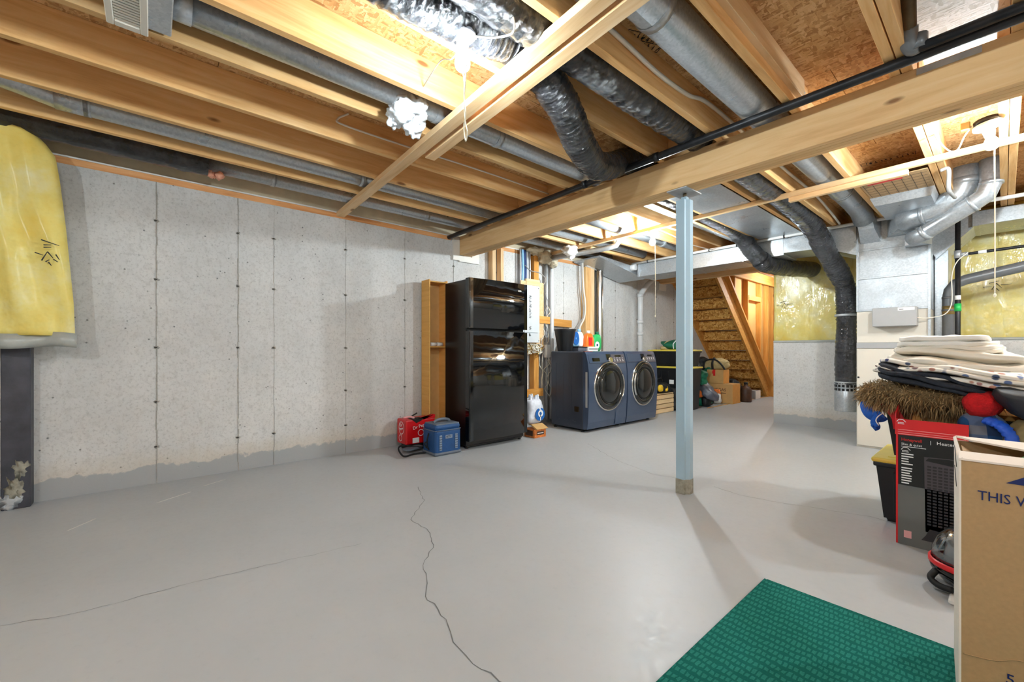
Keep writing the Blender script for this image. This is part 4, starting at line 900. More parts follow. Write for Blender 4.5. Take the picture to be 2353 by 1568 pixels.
bm = bm_new(); tube(bm, [(.09, 3.60, 2.06), (.1, 3.70, 2.0), (.1, 3.85, 1.99), (.1, 3.96, 1.93), (.1, 3.93, 1.85), (.1, 3.84, 1.82)], .006, 8, 6); obj('loop_cable', bm, 'cable_grey', cd)
for y, lab in ((4.02, 'grey steel conduit standing nearest the electrical panel'), (4.12, 'pale plastic conduit between the panel and the washing machine')):
    cable('wall_conduit', lab, [(.06, y, .05), (.06, y, 1.2), (.06, y, 2.23)], .024 if y < 4.1 else .03, 'galv_dull' if y < 4.1 else 'pvc', 2, None, 'conduit')
tag(obj('spray_foam', (lambda b: ([blob(b, c, r_, i, .7, 3, 3) for i, (c, r_) in enumerate((((.12, 3.93, 2.21), (.1, .12, .08)), ((.1, 3.78, 2.26), (.08, .14, .05)), ((.14, 4.06, 2.17), (.07, .07, .08))))], b)[1])(bm_new()), 'spray_foam'), 'crumbly tan spray foam around the conduits at the sill', 'insulation')
tag(obj('foil_wad', (lambda b: ([blob(b, c, r_, i + 3, .45, 3, 2.5) for i, (c, r_) in enumerate((((.62, 3.86, 2.19), (.08, .10, .06)), ((.56, 3.95, 2.17), (.05, .05, .06))))], b)[1])(bm_new()), 'white_plastic'), 'crumpled white plastic wad hanging under a joist above the fridge corner', 'plastic wad')
stud((.05, 4.84, 0), (.05, 4.84, 2.2), .09, .09, 'pale stud behind the laundry detergent bottles', 'pine')
stud((.06, 4.93, 0), (.06, 4.93, 2.2), .09, .10, 'yellow stud with drying cracks beside the shiny vent pipe', 'pine_pale')
cable('dryer_cable', 'white cable hanging in a curve behind the detergent bottles', [(.13, 4.68, 2.25), (.13, 4.70, 1.9), (.13, 4.74, 1.65), (.13, 4.72, 1.45), (.15, 4.6, 1.3), (.2, 4.5, 1.1)], .012, 'cable_white')
cable('dryer_cable', 'grey cable hanging beside the white one behind the detergent bottles', [(.12, 4.66, 2.25), (.12, 4.67, 1.9), (.12, 4.71, 1.5), (.14, 4.58, 1.32), (.19, 4.47, 1.1)], .008, 'cable_grey')

# ------------------------------------------------------------------ washing machine and dryer
def machine(name, label, cat, y0, y1, left_drawer, handle_right):
    t_ = thing(name, label, cat, ((.27 + .86) / 2, (y0 + y1) / 2, 0)); yc = (y0 + y1) / 2; wdt = y1 - y0
    bm = bm_new(); bx(bm, .27, .80, y0, y1, .03, .965, .012, 2); cb_ = obj('cabinet', bm, 'navy_side', t_)
    for k in range(3):
        bm = bm_new(); x = .36 + k * .13
        tube(bm, [(x, y0 - .0005, .82), (x, y0 - .0005, .20), (x + .03, y0 - .0005, .12), (x + .07, y0 - .0005, .12)], .0022, 6, 6); obj('pressed_rib', bm, 'navy_side', cb_)
    # curved front
    prof = [(.80, .035), (.858, .04), (.872, .12), (.886, .35), (.890, .55), (.884, .72), (.868, .84), (.842, .93), (.822, .962), (.80, .965)]
    bm = bm_new(); prism(bm, [(x, z) for x, z in prof], 'y', y0 + .002, y1 - .002); fp = obj('front_panel', bm, 'navy_enamel', t_)
    cz, rad, cx = .535, min(.325, wdt * .42), .884
    if wdt > .74: rad = .30
    dc = (0, yc + .0, cz)
    ry = wdt * .395; rz = .305
    def disc(nm, prof_, m, par, seg=40):
        bm = bm_new(); lathe(bm, prof_, (0, 0, 0), seg, 'x')
        for q in bm.verts: q.co = Vector((q.co.x, yc + .01 + q.co.y * ry, cz + q.co.z * rz))
        return obj(nm, bm, m, par)
    dr = disc('door_ring', [(.995, .872), (1.0, .890), (.985, .9), (.94, .9), (.925, .893), (.925, .872)], 'chrome', t_)
    disc('door_frame', [(.925, .875), (.92, .905), (.86, .916), (.74, .912), (.72, .90)], 'door_glass', dr)
    disc('door_glass', [(.73, .900), (.6, .912), (.35, .922), (.02, .925)], 'door_glass', dr)
    disc('inner_rim', [(.735, .908), (.725, .914), (.70, .914), (.69, .906)], 'drum', dr)
    s_ = 1 if handle_right else -1
    bm = bm_new(); pts = []
    for k in range(9):
        a = (-.55 + 1.1 * k / 8); pts.append((.915, yc + .01 + s_ * math.cos(a) * ry * .90, cz + math.sin(a) * rz * .90))
    tube(bm, pts, .013 if not handle_right else .009, 8, 3); obj('door_handle', bm, 'chrome', dr)
    # control band, follows the upper slope of the front
    def onf(f, off=.002):  # f: 0 at z=.84, 1 at z=.93
        return Vector((.868 - .026 * f + off, 0, .84 + .09 * f))
    def face(nm, ya, yb, fa, fb, m, off=.003, par=t_):
        A, B = onf(fa, off), onf(fb, off); nn = Vector((.09, 0, .026)).normalized() * .004; bm = bm_new()
        vs = [bm.verts.new(Vector((q.x, y, q.z)) - n_) for n_ in (nn * 0, nn) for q, y in ((A, ya), (A, yb), (B, yb), (B, ya))]
        for f in ((0, 1, 2, 3), (4, 5, 6, 7), (0, 1, 5, 4), (1, 2, 6, 5), (2, 3, 7, 6), (3, 0, 4, 7)): bm.faces.new([vs[i] for i in f])
        return obj(nm, bm, m, par)
    if left_drawer:
        dd = face('detergent_drawer', y0 + .03, y0 + wdt * .44, -.15, 1.0, 'navy_enamel', .004); face('drawer_grip', y0 + .09, y0 + wdt * .30, .05, .5, 'black_gloss', .006, dd)
    else: face('side_cover', y0 + .03, y0 + wdt * .42, -.15, 1.0, 'navy_enamel', .004)
    cp = face('control_panel', y0 + wdt * .62, y1 - .02, -.25, .95, 'print_heater', .004); face('display', y0 + wdt * .72, y1 - .09, .62, .85, 'black_gloss', .006, cp)
    rr_ = random.Random(4); 
    for k in range(3):
        for j in range(4): 
            ya = y0 + wdt * (.68 + j * .075); face('button', ya, ya + .018, .02 + k * .2, .08 + k * .2, 'ink_white', .006, cp)
    kb = face('knob_plate', y0 + wdt * .49, y0 + wdt * .60, .2, 1.0, 'black_gloss', .005)
    bm = bm_new(); lathe(bm, [(.04, 0), (.038, .028), (.03, .034)], (0, 0, 0), 24, 'x')
    q_ = onf(.15, .0); bmesh.ops.transform(bm, matrix=Matrix.Translation((q_.x, y0 + wdt * .555, q_.z)) @ Matrix.Rotation(R(-14), 4, 'Y'), verts=bm.verts[:]); obj('program_knob', bm, 'chrome', t_)
    for x in (.31, .76):
        for y in (y0 + .04, y1 - .04):
            bm = bm_new(); lathe(bm, [(.022, 0), (.022, .01), (.012, .012), (.012, .035)], (x, y, 0), 12); obj('foot', bm, 'rubber', t_)
    return t_
wm = machine('washing_machine', 'dark blue front-load washing machine with detergents on top', 'washing machine', 3.89, 4.655, True, True)
obj('side_grip', box(.665, .745, 3.884, 3.892, .235, .30, .004, 1), 'black_gloss', wm); quad((.835, 3.8915, .30), (1, 0, 0), (0, 0, 1), .03, .42, 'grey_enamel', wm, 'edge_strip')
quad((.8705, 4.47, .06), (0, 1, 0), (0.06, 0, 1), .05, .05, 'paper_white', wm, 'sticker'); quad((.8715, 4.42, .05), (0, 1, 0), (.06, 0, 1), .17, .15, 'navy_enamel', wm, 'filter_hatch')
machine('clothes_dryer', 'dark blue front-load dryer between the washing machine and the wooden crate', 'dryer', 4.675, 5.385, False, False)
# things on the washer
bk_ = thing('plastic_bucket', 'black tapered plastic bucket on the corner of the washing machine', 'bucket', (.40, 4.02, .966)); bm = bm_new()
lathe(bm, [(.092, .967), (.094, .972), (.135, 1.225), (.142, 1.238), (.138, 1.242), (.13, 1.225), (.09, .98), (.01, .978)], (.38, 4.035, 0), 32); obj('body', bm, 'black_plastic', bk_)
bm = bm_new(); lathe(bm, [(.137, 1.232), (.144, 1.238), (.143, 1.248), (.136, 1.244)], (.38, 4.035, 0), 32, cap=False); obj('rim', bm, 'black_plastic', bk_)
def jug(name, label, c, sx_, sy_, h, m, capm, cap_off, lab=None):
    t_ = thing(name, label, 'bottle', c); x, y, z = c
    bm = bm_new(); slab(bm, x, y, z, z + h, sx_, sy_, 2, .0, 8, 4)
    for q in bm.verts:
        k = (q.co.z - z) / h
        if k > .62: s_ = 1 - (k - .62) * .9; q.co.y = y + cap_off * (k - .62) * 2 * .5 + (q.co.y - y) * s_; q.co.x = x + (q.co.x - x) * (1 - (k - .62) * .5)
    b_ = obj('body', bm, m, t_)
    bm = bm_new(); lathe(bm, [(.026, z + h - .012), (.027, z + h + .03), (.024, z + h + .034)], (x, y + cap_off * .38, 0), 18); obj('cap', bm, capm, t_)
    return t_
j1 = jug('detergent_bottle', 'light blue laundry bottle with an oval handle hole beside the bucket', (.34, 4.26, 1.025), .09, .15, .19, 'bottle_blue', 'deep_blue', -.06)
ring((.387, 4.245, 1.135), .034, (0, 1, 0), (0, 0, 1), 'deep_blue', j1, 'handle_hole', .05, 1.5)
j2 = jug('detergent_bottle', 'white detergent bottle with a pale blue cap', (.32, 4.38, 1.025), .09, .13, .205, 'bottle_white', 'bottle_blue', 0)
j3 = jug('detergent_bottle', 'orange detergent bottle with a white cap', (.38, 4.50, .985), .10, .17, .225, 'bottle_orange', 'white_plastic', 0)
quad((.4305, 4.45, 1.04), (0, 1, 0), (0, 0, 1), .07, .11, 'ink_red', j3, 'label_print')
j4 = jug('detergent_bottle', 'green detergent bottle with a slanted neck at the end of the row', (.36, 4.68, .966), .10, .19, .235, 'bottle_green', 'bag_green', .08)
ring((.411, 4.655, 1.05), .026, (0, 1, 0), (0, 0, 1), 'ink_white', j4, 'label_print', .045); quad((.4113, 4.64, 1.035), (0, 1, 0), (0, 0, 1), .03, .03, 'ink_blue', j4, 'label_print')
bo = thing('white_carton', 'low white and grey carton under the detergent bottles', 'box', (.42, 4.45, .966)); obj('box', box(.36, .50, 4.36, 4.56, .966, 1.025, .002, 1), 'paper_white', bo); quad((.501, 4.37, .985), (0, 1, 0), (0, 0, 1), .18, .022, 'grey_enamel', bo, 'print')
bo = thing('dark_tray', 'low dark plastic tray between the bucket and the white carton', 'tray', (.42, 4.25, .966)); obj('tray', box(.33, .49, 4.17, 4.34, .966, 1.02, .006, 1), 'tarp_grey', bo); obj('rim', box(.325, .495, 4.165, 4.345, 1.012, 1.024, .003, 1), 'black_plastic', bo)
# water pack and snack box by the fridge
wp = thing('water_pack', 'shrink-wrapped pack of water bottles with a blue round logo', 'bottles', (.5, 3.3, .13)); bm = bm_new()
slab(bm, .48, 3.345, .135, .42, .22, .23, 4, .022, 10, 4.5); obj('film', bm, 'bottle_water', wp)
for i, (x, y) in enumerate(((.42, 3.28), (.44, 3.36), (.53, 3.29), (.53, 3.37), (.5, 3.43), (.40, 3.43))):
    bm = bm_new(); lathe(bm, [(.03, .15), (.031, .36), (.026, .40), (.012, .435 + .02 * (i % 2)), (.012, .46)], (x, y, 0), 14); obj('bottle', bm, 'bottle_water', wp)
bm = bm_new(); lathe(bm, [(.075, 0), (.075, .003)], (.597, 3.375, .245), 28, 'x'); lg = obj('logo_disc', bm, 'deep_blue', wp); ring((.6005, 3.38, .255), .03, (0, 1, 0), (0, 0, 1), 'ink_white', wp, 'logo_leaf', .02); quad((.6005, 3.372, .175), (0, 1, 0), (0, 0, 1), .014, .06, 'ink_white', wp, 'logo_stem')
sb = thing('snack_box', 'orange and brown snack box with an open flap on the floor', 'box', (.58, 3.33, 0)); obj('box', box(.50, .668, 3.22, 3.40, 0, .095, .002, 1), 'snack_orange', sb)
bm = bm_new(); prism(bm, [(.672, .09), (.70, .10), (.60, .145), (.58, .14)], 'y', 3.235, 3.405); obj('flap', bm, 'cardboard', sb)
quad((.6685, 3.255, .03), (0, 1, 0), (0, 0, 1), .11, .04, 'brown_dark', sb, 'print'); quad((.6705, 3.265, .045), (0, 1, 0), (0, 0, 1), .09, .01, 'ink_white', sb, 'print'); quad((.52, 3.2195, .02), (1, 0, 0), (0, 0, 1), .12, .06, 'brown_dark', sb, 'print')

# ================================================================== STORAGE BY THE STAIRS
def tote(label, x0, x1, y0, y1, z0, h, rot=0):
    t_ = thing('storage_tote', label, 'storage bin', ((x0 + x1) / 2, (y0 + y1) / 2, z0)); bm = bm_new(); i_ = .045
    lo = [(x0 + i_, y0 + i_), (x1 - i_, y0 + i_), (x1 - i_, y1 - i_), (x0 + i_, y1 - i_)]; hi = [(x0 + .012, y0 + .012), (x1 - .012, y0 + .012), (x1 - .012, y1 - .012), (x0 + .012, y1 - .012)]
    A = [bm.verts.new((x, y, z0)) for x, y in lo]; B = [bm.verts.new((x, y, z0 + h - .03)) for x, y in hi]; bm.faces.new(A[::-1]); bm.faces.new(B)
    for i in range(4): bm.faces.new((A[i], A[(i + 1) % 4], B[(i + 1) % 4], B[i]))
    bmesh.ops.bevel(bm, geom=bm.edges[:], offset=.015, segments=2, affect='EDGES'); b_ = obj('body', bm, 'black_plastic', t_)
    for k in range(5):
        x = x0 + .1 + (x1 - x0 - .2) * k / 4; board('rib', (x, y0 + .036, z0 + .05), (x, y0 + .012, z0 + h - .08), .02, .012, 'black_plastic', b_, (0, 1, 0))
    obj('rim', box(x0 + .004, x1 - .004, y0 + .004, y1 - .004, z0 + h - .055, z0 + h - .026, .008, 2), 'black_plastic', t_)
    ld = obj('lid', box(x0 - .004, x1 + .004, y0 - .004, y1 + .004, z0 + h - .03, z0 + h - .004, .01, 2), 'yellow_lid', t_)
    obj('lid_panel', box(x0 + .06, x1 - .06, y0 + .06, y1 - .06, z0 + h - .006, z0 + h, .003, 1), 'yellow_lid', ld)
    return t_
tt = tote('tall black storage bin with a yellow lid, bottom of the stack by the stairs', .06, .80, 6.5, 6.95, 0, .71)
quad((.42, 6.52, .42), (1, 0, 0), (0, 0, 1), .10, .07, 'paper_white', tt, 'label')
tote('shallow black storage bin with a yellow lid, top of the stack by the stairs', .05, .79, 6.5, 6.95, .71, .28)
def soft(name, label, cat, parts):
    """bag or garment: first slab is its body"""
    t_ = thing(name, label, cat, (parts[0][1], parts[0][2], parts[0][3]))
    for i, (nm, cx, cy, z0, z1, sx_, sy_, m, kw) in enumerate(parts):
        bm = bm_new(); slab(bm, cx, cy, z0, z1, sx_, sy_, kw.get('seed', i + 1), kw.get('lump', .03), kw.get('n', 10), kw.get('p', 2.6), kw.get('bend'), kw.get('rot', 0)); obj(nm, bm, m, t_)
    return t_
def strap(t_, pts, r, m='strap_black', nm='strap'):
    bm = bm_new(); tube(bm, pts, r, 8, 6); return obj(nm, bm, m, t_)
sb_ = soft('sports_bag', 'dark green crumpled bag on the top storage bin', 'bag', [('body', .45, 6.72, .988, 1.15, .46, .34, 'bag_green', {'lump': .06, 'seed': 3}), ('label_patch', .30, 6.58, .985, 1.04, .12, .1, 'bag_tan', {'lump': .03})])
strap(sb_, [(.3, 6.56, 1.0), (.35, 6.55, 1.1), (.42, 6.57, 1.14)], .008, 'bag_tan'); strap(sb_, [(.5, 6.55, 1.0), (.5, 6.54, 1.08), (.53, 6.58, 1.14)], .008, 'ink_white')
cr = thing('wooden_crate', 'small pale slatted wooden crate beside the dryer', 'crate', (.48, 6.08, 0))
for k in range(4):
    z = .035 + k * .072; board('slat', (.60, 5.80, z), (.60, 6.36, z), .012, .062, 'crate_wood', cr); board('slat', (.36, 5.80, z), (.36, 6.36, z), .012, .062, 'crate_wood', cr)
    board('slat', (.366, 5.806, z), (.594, 5.806, z), .012, .062, 'crate_wood', cr); board('slat', (.366, 6.354, z), (.594, 6.354, z), .012, .062, 'crate_wood', cr)
for x in (.375, .585):
    for y in (5.82, 6.34): board('corner_post', (x, y, 0), (x, y, .29), .018, .018, 'crate_wood', cr, (0, 1, 0))
board('top_slat', (.48, 5.80, .298), (.48, 6.36, .298), .24, .012, 'crate_wood', cr)
tb = soft('tool_bag', 'black tool bag with yellow panels lying on the wooden crate', 'bag', [('body', .50, 6.12, .302, .47, .24, .46, 'bag_black', {'lump': .03, 'seed': 5}), ('yellow_panel', .595, 5.98, .335, .445, .05, .13, 'bag_yellow', {'lump': .01}), ('yellow_panel', .60, 6.13, .33, .43, .05, .09, 'bag_yellow', {'lump': .01})])
strap(tb, [(.5, 5.95, .45), (.52, 6.0, .52), (.52, 6.12, .53), (.5, 6.2, .45)], .012)
soft('black_sack', 'black rubbish sack slumped between the crate and the post', 'sack', [('body', .52, 6.43, .0, .36, .26, .12, 'bag_black', {'lump': .04, 'seed': 8})])
soft('small_packet', 'small white and blue packet on the floor by the crate', 'packet', [('body', .66, 6.44, 0, .12, .06, .12, 'paper_white', {'lump': .01, 'n': 5, 'p': 5}), ('print', .685, 6.44, .02, .09, .02, .09, 'deep_blue', {'lump': .0, 'n': 4, 'p': 5})])
jk = soft('dark_coat', 'black coat slumped against the wall beside the storage bins', 'coat', [('body', .52, 7.12, .42, .92, .32, .26, 'bag_black', {'lump': .07, 'seed': 9, 'bend': lambda u, v: -.1 * u}), ('sleeve', .72, 7.06, .40, .64, .16, .2, 'bag_green', {'lump': .05, 'seed': 12})])
tp = soft('grey_tarp', 'grey plastic tarp slipping down over the bags', 'tarp', [('sheet', .56, 7.32, .22, .52, .66, .34, 'tarp_grey', {'lump': .05, 'seed': 2, 'bend': lambda u, v: -.22 * u, 'p': 2.2})])
ob = soft('orange_bag', 'orange cloth bag under the grey tarp', 'bag', [('body', .46, 7.2, .17, .36, .44, .3, 'bag_orange', {'lump': .05, 'seed': 4, 'bend': lambda u, v: -.06 * u}), ('dark_end', .34, 7.08, .1, .34, .16, .2, 'brown_dark', {'lump': .04})])
dfl = soft('duffel_bag', 'teal and black duffel bag on the floor in front of the cardboard boxes', 'bag', [('body', .48, 7.36, 0, .17, .56, .28, 'bag_teal', {'lump': .02, 'seed': 6}), ('top', .48, 7.36, .13, .22, .54, .26, 'bag_black', {'lump': .03, 'seed': 7}), ('end_cap', .69, 7.36, .0, .18, .14, .3, 'bag_black', {'lump': .02}), ('front_patch', .34, 7.25, .01, .06, .2, .1, 'brown_dark', {'lump': .01})])
strap(dfl, [(.54, 7.21, .01), (.55, 7.205, .1), (.54, 7.25, .2)], .018)
for k in range(7): 
    bm = bm_new(); blob(bm, (.30 + k * .055, 7.232 + .006 * (k % 2), .185 + .012 * (k % 3)), .013, k, .4, 2); obj('printed_spot', bm, 'ink_white', dfl)
soft('snack_bag', 'orange and white snack bag standing by the large cardboard box', 'packet', [('body', .62, 7.84, 0, .2, .17, .09, 'paper_white', {'lump': .02, 'n': 6, 'p': 4}), ('top', .61, 7.835, .15, .26, .18, .09, 'bag_orange', {'lump': .02, 'n': 6})])
def carton(name, label, x0, x1, y0, y1, z0, z1, m, sidem=None, tape=None):
    t_ = thing(name, label, 'box', ((x0 + x1) / 2, (y0 + y1) / 2, z0)); obj('box', box(x0, x1, y0, y1, z0, z1, .003, 1), m, t_)
    if sidem: obj('side_panel', box(x1 - .002, x1 + .002, y0 + .004, y1 - .004, z0 + .004, z1 - .004), sidem, t_)
    obj('flap_seam', box(x0 + .004, x1 - .004, (y0 + y1) / 2 - .002, (y0 + y1) / 2 + .002, z1, z1 + .002), 'brown_dark', t_)
    if tape: obj('tape', box(*tape), 'ink_red', t_)
    return t_
cb1 = carton('cardboard_box', 'large cardboard box with faint dark lettering under a smaller one', .42, .865, 7.96, 8.30, 0, .36, 'cardboard', 'cardboard_gold')
text('VEGAS', .075, (.53, 7.958, .225), (1, 0, 0), (0, 0, 1), 'brown_dark', cb1); quad((.58, 7.957, .185), (1, 0, 0), (0, 0, 1), .17, .012, 'brown_dark', cb1, 'print')
cb2 = carton('cardboard_box', 'small cardboard box with a red tape mark on the larger box', .40, .70, 7.97, 8.22, .362, .615, 'cardboard', 'cardboard_gold', (.515, .555, 7.967, 7.971, .50, .615))
obj('tape', box(.50, .54, 7.966, 7.97, .54, .60), 'ink_red', cb2)
db = soft('duffel_bag', 'tan and black duffel bag on top of the small cardboard box', 'bag', [('body', .47, 8.12, .617, .82, .56, .26, 'bag_tan', {'lump': .04, 'seed': 11}), ('end', .26, 8.06, .60, .86, .2, .24, 'bag_black', {'lump': .05}), ('green_panel', .36, 8.05, .56, .68, .2, .12, 'bag_green', {'lump': .03})])
strap(db, [(.5, 7.98, .62), (.5, 7.97, .74), (.5, 8.06, .83)], .02); strap(db, [(.33, 7.97, .62), (.36, 7.96, .76), (.44, 7.96, .80), (.56, 7.96, .80), (.66, 7.97, .72), (.72, 7.99, .62)], .016)
soft('green_sack', 'crumpled green sack beside the stacked cardboard boxes', 'sack', [('body', .34, 7.85, .3, .56, .2, .2, 'bag_teal', {'lump': .06, 'seed': 15})])
soft('black_bag', 'shapeless black bag between the cardboard boxes and the stairs', 'bag', [('body', .58, 8.55, 0, .42, .36, .3, 'bag_black', {'lump': .05, 'seed': 16})])
cj = thing('brown_jug', 'dark brown jug beside the small silver box', 'jug', (.83, 8.6, 0)); bm = bm_new(); lathe(bm, [(.09, 0), (.10, .02), (.10, .22), (.07, .28), (.03, .31), (.032, .34)], (.87, 8.55, 0), 20); obj('body', bm, 'brown_dark', cj)
bm = bm_new(); lathe(bm, [(.034, .335), (.034, .37)], (.87, 8.55, 0), 14); obj('cap', bm, 'black_plastic', cj)
sv = carton('silver_box', 'small silver and white box at the foot of the stairs', .62, .845, 9.1, 9.36, 0, .17, 'grey_enamel', 'cardboard_white'); quad((.70, 9.098, .03), (1, 0, 0), (0, 0, 1), .08, .1, 'ink_white', sv, 'print')

# ================================================================== STACK IN FRONT OF THE FURNACE
tote('black storage bin with a yellow lid on the floor behind the heater box', 3.555, 4.33, 3.15, 3.66, 0, .37)
t2 = thing('black_bin', 'open black bin standing on the yellow lid under the blankets', 'storage bin', (3.95, 3.4, .37)); bm = bm_new()
A = [bm.verts.new(p) for p in ((3.645, 3.2, .371), (4.24, 3.2, .371), (4.24, 3.6, .371), (3.645, 3.6, .371))]; B = [bm.verts.new(p) for p in ((3.61, 3.165, .655), (4.27, 3.165, .655), (4.27, 3.63, .655), (3.61, 3.63, .655))]
bm.faces.new(A[::-1]); bm.faces.new(B)
for i in range(4): bm.faces.new((A[i], A[(i + 1) % 4], B[(i + 1) % 4], B[i]))
bmesh.ops.bevel(bm, geom=bm.edges[:], offset=.012, segments=2, affect='EDGES'); obj('body', bm, 'black_plastic', t2)
obj('rim', box(3.595, 4.285, 3.15, 3.645, .635, .66, .006, 1), 'cardboard_gold', t2)
hb = thing('heater_box', 'open black and red retail box with a picture of a tower heater', 'box', (3.82, 2.99, 0))
obj('box', box(3.700, 3.942, 2.88, 3.10, 0, .555, .002, 1), 'carton_dark', hb)
obj('red_side', box(3.692, 3.7, 2.881, 3.099, 0, .556), 'carton_red', hb)
fm_ = obj('front_flap', box(3.690, 3.944, 2.874, 2.878, .553, .632), 'carton_red', hb)
bm = bm_new(); prism(bm, [(2.88, .553), (3.10, .553), (3.115, .66), (3.0, .70), (2.89, .66)], 'x', 3.688, 3.692); obj('side_flap', bm, 'carton_red', hb)
bm = bm_new(); prism(bm, [(3.695, .55), (3.94, .55), (3.94, .685), (3.695, .70)], 'y', 3.098, 3.102); obj('back_flap', bm, 'cardboard', hb)
bm = bm_new(); prism(bm, [(2.9, .553), (3.09, .553), (3.0, .66)], 'x', 3.938, 3.942); obj('side_flap', bm, 'cardboard', hb)
bm = bm_new(); prism(bm, [(3.73, .56), (3.80, .56), (3.745, .68)], 'y', 3.03, 3.034); obj('inner_flap', bm, 'cardboard_gold', hb)
yf = 2.8795
quad((3.7, yf, .0), (1, 0, 0), (0, 0, 1), .242, .30, 'print_grey', hb, 'lower_print')
bm = bm_new()
for z, h in ((.545, .006), (.555, .004), (.566, .005)): bx(bm, 3.70, 3.935, 2.8725, 2.874, z + .012, z + .012 + h * .4)
obj('flap_lines', bm, 'ink_pink', hb)
text('Honeywell', .0215, (3.712, yf - .0005, .523), (1, 0, 0), (0, 0, 1), 'ink_red', hb, sx=.82); text('|', .022, (3.815, yf - .0005, .522), (1, 0, 0), (0, 0, 1), 'ink_white', hb); text('Heater', .022, (3.838, yf - .0005, .522), (1, 0, 0), (0, 0, 1), 'ink_white', hb)
text('Slim & quiet', .0155, (3.712, yf - .0005, .502), (1, 0, 0), (0, 0, 1), 'ink_white', hb); quad((3.712, yf - .001, .494), (1, 0, 0), (0, 0, 1), .09, .0025, 'ink_white', hb, 'print')
rr = random.Random(2); bm = bm_new()
for k in range(12):
    z = .455 - k * .0125 - (.008 if k > 4 else 0); bx(bm, 3.713, 3.713 + rr.uniform(.025, .045), yf - .002, yf - .0005, z, z + .0055)
obj('small_print', bm, 'ink_white', hb)
def house(x, z, y, par):
    bm = bm_new()
    for a, b in (((-.016, 0), (-.008, .012)), ((-.008, .012), (.006, .013)), ((.006, .013), (.018, 0)), ((-.01, -.004), (.01, -.004)), ((-.011, -.010), (.012, -.010)), ((-.011, -.010), (-.01, -.002))):
        d = Vector((b[0] - a[0], 0, b[1] - a[1])); n_ = Vector((-d.z, 0, d.x)).normalized() * .0013
        P0, P1 = Vector((x + a[0], y, z + a[1])), Vector((x + b[0], y, z + b[1])); bm.faces.new([bm.verts.new(q) for q in (P0 - n_, P1 - n_, P1 + n_, P0 + n_)])
    obj('logo', bm, 'ink_white', par)
house(3.728, .478, yf - .0015, hb); house(3.712, .618, 2.8725, hb)
# printed picture of the tower heater (flat print in relief layers)
bm = bm_new(); prism(bm, [(3.80, .09), (3.99 - .05, .09), (3.94, .455), (3.88, .46), (3.795, .455)], 'y', yf - .0012, yf - .0002); obj('heater_print', bm, 'print_heater', hb)
bm = bm_new(); prism(bm, [(3.785, .045), (3.94, .045), (3.94, .10), (3.815, .105), (3.80, .07)], 'y', yf - .0014, yf - .0002); obj('heater_print', bm, 'print_heater_dark', hb)
bm = bm_new()
for i in range(20):
    for j in range(7): bx(bm, 3.806 + j * .019, 3.820 + j * .019, yf - .0018, yf - .001, .125 + i * .0148, .134 + i * .0148)
obj('grille_print', bm, 'print_heater_dark', hb)
bm = bm_new(); prism(bm, [(3.80, .437), (3.94, .42), (3.94, .45), (3.88, .457), (3.81, .452)], 'y', yf - .0019, yf - .001); obj('heater_top_print', bm, 'carton_dark', hb)
quad((3.722, yf - .0004, .038), (1, 0, 0), (0, 0, 1), .028, .036, 'ink_pink', hb, 'seal_sticker')

# blankets and clothes
def cloth(name, label, cat, cx, cy, z0, z1, sx_, sy_, m, seed, lump=.02, p=5.0, bend=None, rot=0, n=16, layers=3):
    """a folded cloth: its folds lie on one another, each with its own wavy rim"""
    t_ = thing(name, label, cat, (cx, cy, z0)); rr = random.Random(seed); h = (z1 - z0) / layers
    for k in range(layers):
        bm = bm_new(); s_ = 1 - .05 * k / max(1, layers - 1) + rr.uniform(-.02, .02)
        slab(bm, cx + rr.uniform(-.012, .012), cy + rr.uniform(-.015, .015), z0 + k * h - .004, z0 + (k + 1) * h + .004, sx_ * s_, sy_ * s_, seed + k * 1.7, lump * .8, n, p,
             (lambda u, v, k=k: (bend(u, v) if bend else 0) + .012 * noise.noise(Vector((u * 2.1 + seed, v * 2.1 + k * .7, k)))), rot + rr.uniform(-.04, .04))
        obj('fold', bm, m, t_)
    return t_
fu_ = thing('fur_throw', 'shaggy brown fur throw folded at the bottom of the blanket pile', 'blanket', (3.76, 3.25, .66))
bm = bm_new(); slab(bm, 3.76, 3.27, .66, .80, .50, .62, 3, .03, 14, 2.6); body_vs = [(q.co.copy(), q.normal.copy()) for q in bm.verts]; bm.normal_update(); body_f = [(f.calc_center_median(), f.normal.copy()) for f in bm.faces]; obj('backing', bm, 'fur_brown', fu_)
for nm, m, cnt, sd in (('shaggy_pile', 'fur_brown', 5200, 1), ('shaggy_pile', 'fur_tip', 4200, 2)):
    rr = random.Random(sd); bm = bm_new()
    for k in range(cnt):
        c_, n_ = body_f[rr.randrange(len(body_f))]
        if n_.z > .7 and rr.random() < .6: continue
        if c_.y > 3.4: continue
        c2 = c_ + Vector((rr.uniform(-.02, .02), rr.uniform(-.02, .02), rr.uniform(-.008, .008)))
        d = (n_ + Vector((rr.uniform(-.7, .7), rr.uniform(-.7, .7), rr.uniform(-1.0, .35)))).normalized(); L = rr.uniform(.025, .055); s_ = d.cross(Vector((rr.random(), rr.random(), rr.random()))).normalized() * .0022
        mid = c2 + d * L * .6; tip = c2 + d * L + Vector((0, 0, -.018)); a, b, c4, e, f = (bm.verts.new(q) for q in (c2 - s_, c2 + s_, mid + s_ * .8, mid - s_ * .8, tip))
        bm.faces.new((a, b, c4, e)); bm.faces.new((e, c4, f))
    o_ = obj(nm, bm, m, fu_); o_['kind'] = 'stuff'
cloth('fleece_blanket', 'black fleece blanket draped over the brown fur throw', 'blanket', 3.80, 3.22, .785, .868, .44, .56, 'fleece_black', 5, .015, 4, lambda u, v: -.05 * u - .035 * max(0, u - .4))
